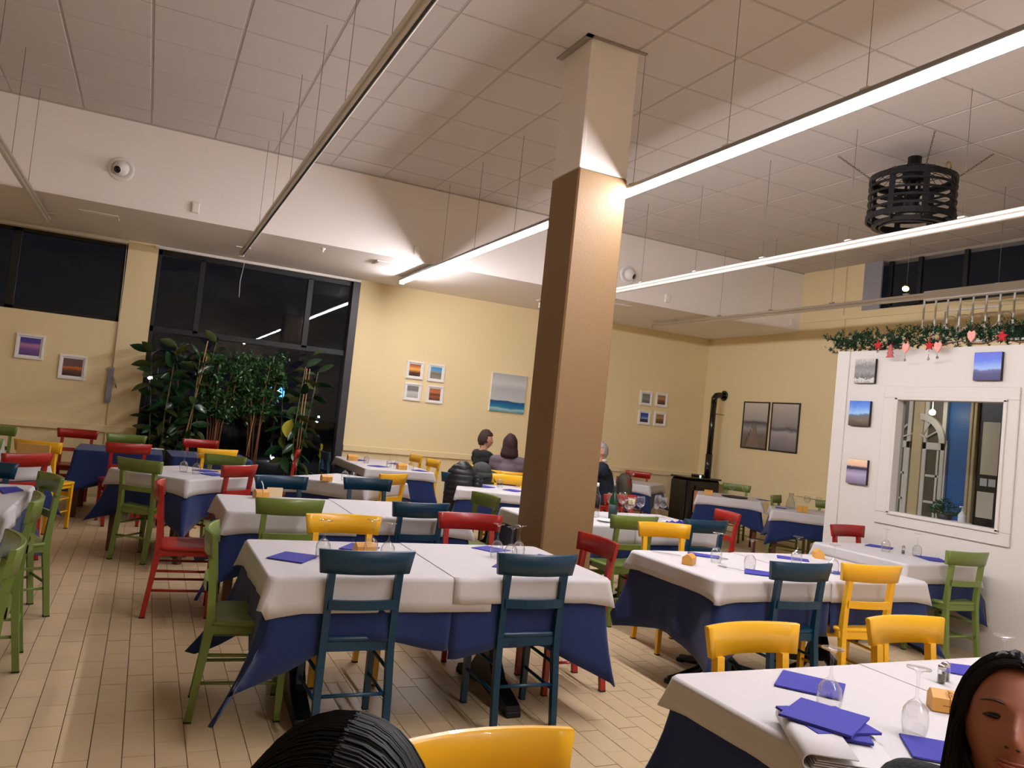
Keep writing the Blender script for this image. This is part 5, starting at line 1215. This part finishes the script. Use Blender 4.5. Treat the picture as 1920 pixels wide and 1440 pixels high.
def person(label, hip, yaw, head, hyaw, hpitch, hroll, top_c, hair_c, arms=None, seat=.46, vox=.012, detail=1, sc=1.0, legs=True, pants=(34, 36, 46), skin=SKIN, mask=None, hairoff=.012, wide=1.0, neckline=.0, long_hair=None, top_rough=.85, neck=.105):
    """seated figure: hip and head world positions"""
    t = thing('person', label, 'person', (hip[0], hip[1], 0)); O = Vector((hip[0], hip[1], 0))
    F = Vector((math.cos(math.radians(yaw)), math.sin(math.radians(yaw)), 0)); S = Vector((F.y, -F.x, 0))     # forward, right
    H = Vector(hip)-O; HC = Vector(head)-O; Rh = rotm(hyaw, hpitch, hroll); neck_top = HC+Rh @ (Vector((0, -.02, -.09))*sc)
    sh = neck_top+Vector((0, 0, -neck*sc))-F*.01; chest = H.lerp(sh, .7)+F*.015; waist = H.lerp(sh, .35)
    body = MB(); head_mesh(body, HC, Rh, detail, sc)
    limb(body, [neck_top+Vector((0, 0, .03)), neck_top-Vector((0, 0, .05)), sh], [.050*sc, .052*sc, .07*sc])
    sl = sh-S*.165*wide+Vector((0, 0, -.01)); sr = sh+S*.165*wide+Vector((0, 0, -.01))
    limb(body, [H, waist, chest, sh-Vector((0, 0, .03))], [.13, .12, .125*wide, .09])
    top = MB(); limb(top, [H+Vector((0, 0, .04)), waist, chest, sh-Vector((0, 0, .035))], [.152, .142, .148*wide, .10])
    limb(top, [sl, sh-Vector((0, 0, .01)), sr], [.066, .078, .066]); limb(top, [sl-Vector((0, 0, .06)), chest, sr-Vector((0, 0, .06))], [.07, .12, .07])
    A = arms or [(F*.30-S*.2, F*.42-S*.05), (F*.30+S*.2, F*.42+S*.05)]
    for side, sp, (el, wr) in ((-1, sl, A[0]), (1, sr, A[1])):
        el = Vector((sh.x, sh.y, 0))+Vector(el)+(Vector((0, 0, .78)) if el[2] == 0 else Vector()); wr = Vector((sh.x, sh.y, 0))+Vector(wr)+(Vector((0, 0, .775)) if wr[2] == 0 else Vector())
        limb(body, [sp, el, wr], [.045, .036, .026]); d = (wr-el).normalized(); hand(body, wr-d*.01, d, side)
        limb(top, [sp, sp.lerp(el, .5), el, el.lerp(wr, .55), el.lerp(wr, .93)], [.064, .058, .050, .046, .038])
    o = body.build('body', skin, t); remesh(o, vox*.55 if detail > 1 else vox*.8, 1)
    o = top.build('sweater', mat('top_%d_%d_%d' % top_c, top_c, top_rough, bump=.3, bump_scale=120, sheen=.0), t); remesh(o, vox, 4)
    if legs:
        pn = MB(); ft = MB()
        for s_ in (-1, 1):
            hp = H+S*.09*s_; kn = hp+F*.42+S*.03*s_+Vector((0, 0, .02)); an = Vector((kn.x, kn.y, .09))+F*.03
            limb(pn, [hp, hp.lerp(kn, .5), kn, kn.lerp(an, .5), an], [.105, .088, .066, .058, .045])
            sb = MB(); limb(sb, [an-Vector((0, 0, .03)), an+F*.05-Vector((0, 0, .045)), an+F*.15-Vector((0, 0, .055))], [.042, .04, .034]); so = sb.build('shoe', mat('dark_shoe', (28, 24, 24), .5), t)
        limb(pn, [H-S*.06, H+S*.06], [.14, .14]); o = pn.build('trousers', mat('trousers_%d_%d_%d' % pants, pants, .85), t); remesh(o, vox, 2)
    hm = MB(); hair_shell(hm, HC, Rh, sc, mask or (lambda x, y, z: z > .35 or (y < .25 and z > -.35)), hairoff, seed=hip[0]*7)
    HM = mat('hair_%d_%d_%d' % hair_c, hair_c, .55 if hair_c[0] < 25 else .75, 0, .3, noise_amt=.35, noise_scale=50, stretch=(1, 1, .15)); hm.build('hair', HM, t)
    for s_ in (-1, 1):                       # eyes and brows
        e = HC+Rh @ (Vector((s_*.031, .077, .004))*sc)
        if detail < 2:
            MB().ell(e, (.011*sc, .006*sc, .005*sc), 10, 8, Rh).build('eye', mat('eye_dark', (40, 28, 24), .2), t)
            MB().tube([HC+Rh @ (Vector((s_*(.018+.009*k), .088-.004*k*k*.6, .024+.002*k-.001*k*k))*sc) for k in range(4)], .0022*sc, 6).build('eyebrow', HM, t)
    mo = [HC+Rh @ (Vector((x, .0965-8*x*x, -.0695+.0*x))*sc) for x in (-.02, -.01, 0, .01, .02)]
    if detail < 2: MB().tube(mo, .0022*sc, 6).build('lips', mat('lips', (160, 84, 74), .5), t)
    return t, HC, Rh, HM
short_mask = lambda x, y, z: (z > .42 and y < .92) or (y < .12 and z > -.3) or (y < -.3 and z > -.62)
bob_mask = lambda x, y, z: (z > .5) or (y < .28 and z > -.75)
# two women and a man at the guests' table
person('person with short brown hair in a black top, seen in profile facing right', (4.22, 9.72, .50), 5, (4.19, 9.72, 1.19), -4, 0, 0, (18, 18, 20), (58, 40, 32), mask=short_mask, hairoff=.014, seat=.46)
t, HC, Rh, HM = person('person with a wavy dark brown bob and mauve grey sweater, back turned', (4.24, 9.02, .50), 60, (4.24, 9.04, 1.17), 72, -4, 0, (98, 84, 92), (52, 32, 30), mask=bob_mask, hairoff=.022, wide=1.1)
mb = MB()
for k in range(90):
    a = random.uniform(PI*.95, 2.05*PI); x0 = math.cos(a)*.085; y0 = math.sin(a)*.10
    pts = [HC+Rh @ Vector((x0*(.9+.1*q)+.006*math.sin(q*2+k), y0*(.9+.1*q), .02-.045*q)) for q in range(5)]
    mb.tube(pts, [.009, .010, .010, .008, .003], 5)
mb.build('hair_waves', HM, t)
person('person with white grey hair in a navy sweater with white collar, right of the column', (5.92, 9.3, .50), 165, (5.765, 9.32, 1.18), 170, 10, 0, (20, 30, 48), (170, 168, 164), mask=short_mask, hairoff=.008, wide=1.1)
tt = thing('draped_jacket', 'olive grey jacket draped over the chair behind the man', 'jacket', (6.17, 9.28, 0), math.radians(70)); lump('j', [(.4, 0, 0, .2, .09), (.6, 0, 0, .22, .1), (.75, 0, 0, .22, .1), (.85, 0, 0, .2, .09), (.9, 0, 0, .12, .05)], mat('olive_grey_cloth', (78, 74, 62), .9, noise_amt=.15), seed=21).build('body', mat('olive_grey_cloth', (78, 74, 62), .9), tt)
chair('red', 6.14, 9.28, 170, 'chair the sweatered man sits on, hidden by a jacket'); chair('yellow', 4.0, 9.72, 0, 'chair of the short haired person, mostly hidden'); chair('yellow', 4.14, 8.85, 70, 'chair of the person in the mauve sweater, mostly hidden')
MB().lathe([(.056, 0), (.062, 0), (.066, .035), (.06, .04)], 20).build('shirt_collar', WHITEM, None)
bpy.data.objects['shirt_collar'].location = (5.805, 9.32, 1.04); tag(bpy.data.objects['shirt_collar'], 'white shirt collar of the man in the navy sweater', 'collar')

# woman at the lower right, close to the camera
BLKH = (20, 16, 16)
def strands(HC, Rh, sc, n, path, m, seed, par, name, r=.0016, sub=3):
    """thin hair strands; path(side, u, f) gives a local point"""
    mb = MB(); rnd = random.Random(seed); L_ = 16
    for k in range(n):
        s_ = -1 if k % 2 else 1; u = rnd.random(); j1, j2 = rnd.uniform(-.004, .004), rnd.uniform(-.004, .004); off = rnd.uniform(0, .006); pts = []
        for q in range(L_+1):
            f = q/L_; p, nrm = path(s_, u, f); p = Vector(p)+Vector(nrm)*off; p.x += j1+.002*math.sin(k+f*6)*f; p.y += j2; pts.append(HC+Rh @ (p*sc))
        mb.tube(pts, [r*(1-.6*(q/L_)**2) for q in range(L_+1)], sub, caps=False)
    return mb.build(name, m, par)
fm = lambda x, y, z: (z > .86 and y < .5) or (z > .1 and y < .42) or (y < .15)
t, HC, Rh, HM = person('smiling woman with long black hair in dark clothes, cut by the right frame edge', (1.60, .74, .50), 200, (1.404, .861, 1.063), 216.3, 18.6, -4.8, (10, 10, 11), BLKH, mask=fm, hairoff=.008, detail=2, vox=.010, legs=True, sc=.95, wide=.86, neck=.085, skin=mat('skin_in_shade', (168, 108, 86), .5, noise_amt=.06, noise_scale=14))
def long_path(s_, u, f):
    y0 = .062-.125*u                      # parting line runs front to back along x = 0
    R0 = .128*math.sqrt(max(.2, 1-((y0+.012)/.115)**2))
    if f < .45:
        th = f/.45*PI*.5; x = s_*(.003+.080*math.sin(th)*min(1, R0/.115)); z = R0*math.cos(th)*.98+.0
        return (x, y0*(1-.25*math.sin(th))-.004*math.sin(th), z), (s_*math.sin(th), 0, math.cos(th))
    g_ = (f-.45)/.55
    return (s_*(.083+.006*g_)*(1-.55*g_**.5*((u*7.3) % 1)), y0*.75-.004-.03*g_*u-.02*((u*7.3) % 1), -.34*g_), (s_, 0, 0)
strands(HC, Rh, .95, 2600, long_path, HM, 5, t, 'long_hair', .0016)
LD = mat('lash', (20, 13, 12), .6)
for s_ in (-1, 1):
    lid = [HC+Rh @ (Vector((s_*(.0165+.0062*k), .0835-.0005*k*k, .0040+.0020*math.sin(PI*k/5)-.0006*k))*.95) for k in range(6)]
    MB().tube(lid, [.0010, .0025, .0032, .0034, .0028, .0010], 8).build('upper_lashes', LD, t)
    lid = [HC+Rh @ (Vector((s_*(.018+.0058*k), .0835-.0005*k*k, .0005-.0014*math.sin(PI*k/5)))*.95) for k in range(6)]
    MB().tube(lid, [.0004, .0009, .0011, .0011, .0009, .0004], 6).build('lower_lashes', mat('lid_shade', (96, 54, 44), .6), t)
    MB().ell(HC+Rh @ (Vector((s_*.031, .0795, .0018))*.95), (.0125, .0065, .0036), 14, 8, Rh).build('eye', mat('dark_eye', (36, 22, 18), .12), t)
    MB().tube([HC+Rh @ (Vector((s_*(.014+.0080*k), .0905-.0011*k*k, .0245+.0040*math.sin(PI*k/5)))*.95) for k in range(6)], [.0012, .0030, .0036, .0032, .0026, .0008], 8, flat=.5).build('eyebrow', mat('brow_hair', (48, 32, 26), .7), t)
    MB().ell(HC+Rh @ (Vector((s_*.0085, .1095, -.0435))*.95), (.0034, .003, .0020), 8, 6, Rh).build('nostril', mat('nostril_dark', (60, 26, 20), .8), t)
LR = mat('rosy_lips', (150, 72, 64), .45)
MB().tube([HC+Rh @ (Vector((x, .1015-9*x*x, -.0665+6*x*x))*.95) for x in (-.027, -.018, -.009, 0, .009, .018, .027)], [.0006, .0022, .0032, .0028, .0032, .0022, .0006], 8).build('upper_lip', LR, t)
MB().tube([HC+Rh @ (Vector((x, .1015-9*x*x, -.0735+8*x*x))*.95) for x in (-.023, -.015, -.008, 0, .008, .015, .023)], [.0006, .0030, .0042, .0046, .0042, .0030, .0006], 8).build('lower_lip', LR, t)

# head with black hair at the bottom edge
t, HC, Rh, HM = person('person with glossy black hair parted in the middle, only the crown in view', (.15, .60, .46), 80, (.210, .77, 1.047), 62, -8, 4, (24, 24, 28), (14, 12, 12), mask=(lambda x, y, z: (z > .3 and y < .8) or y < .3), hairoff=.008, legs=True)
def crown_path(s_, u, f):
    y0 = .085-.185*u; R0 = .130*math.sqrt(max(.12, 1-((y0+.008)/.112)**2))
    if f < .55:
        th = f/.55*PI*.52; return (s_*(.002+.086*math.sin(th)*min(1, R0/.11)), y0*(1-.12*math.sin(th)), R0*math.cos(th)), (s_*math.sin(th), 0, math.cos(th))
    g_ = (f-.55)/.45; return (s_*(.088+.006*g_), y0*.88-.02*g_, -.012-.26*g_), (s_, 0, 0)
strands(HC, Rh, 1.06, 3000, crown_path, HM, 9, t, 'parted_hair', .0012)
chair('yellow', .2, .42, 80, 'chair under the person whose black hair shows at the bottom'); chair('yellow', 1.80, .82, 200, 'chair under the smiling woman, outside the frame')
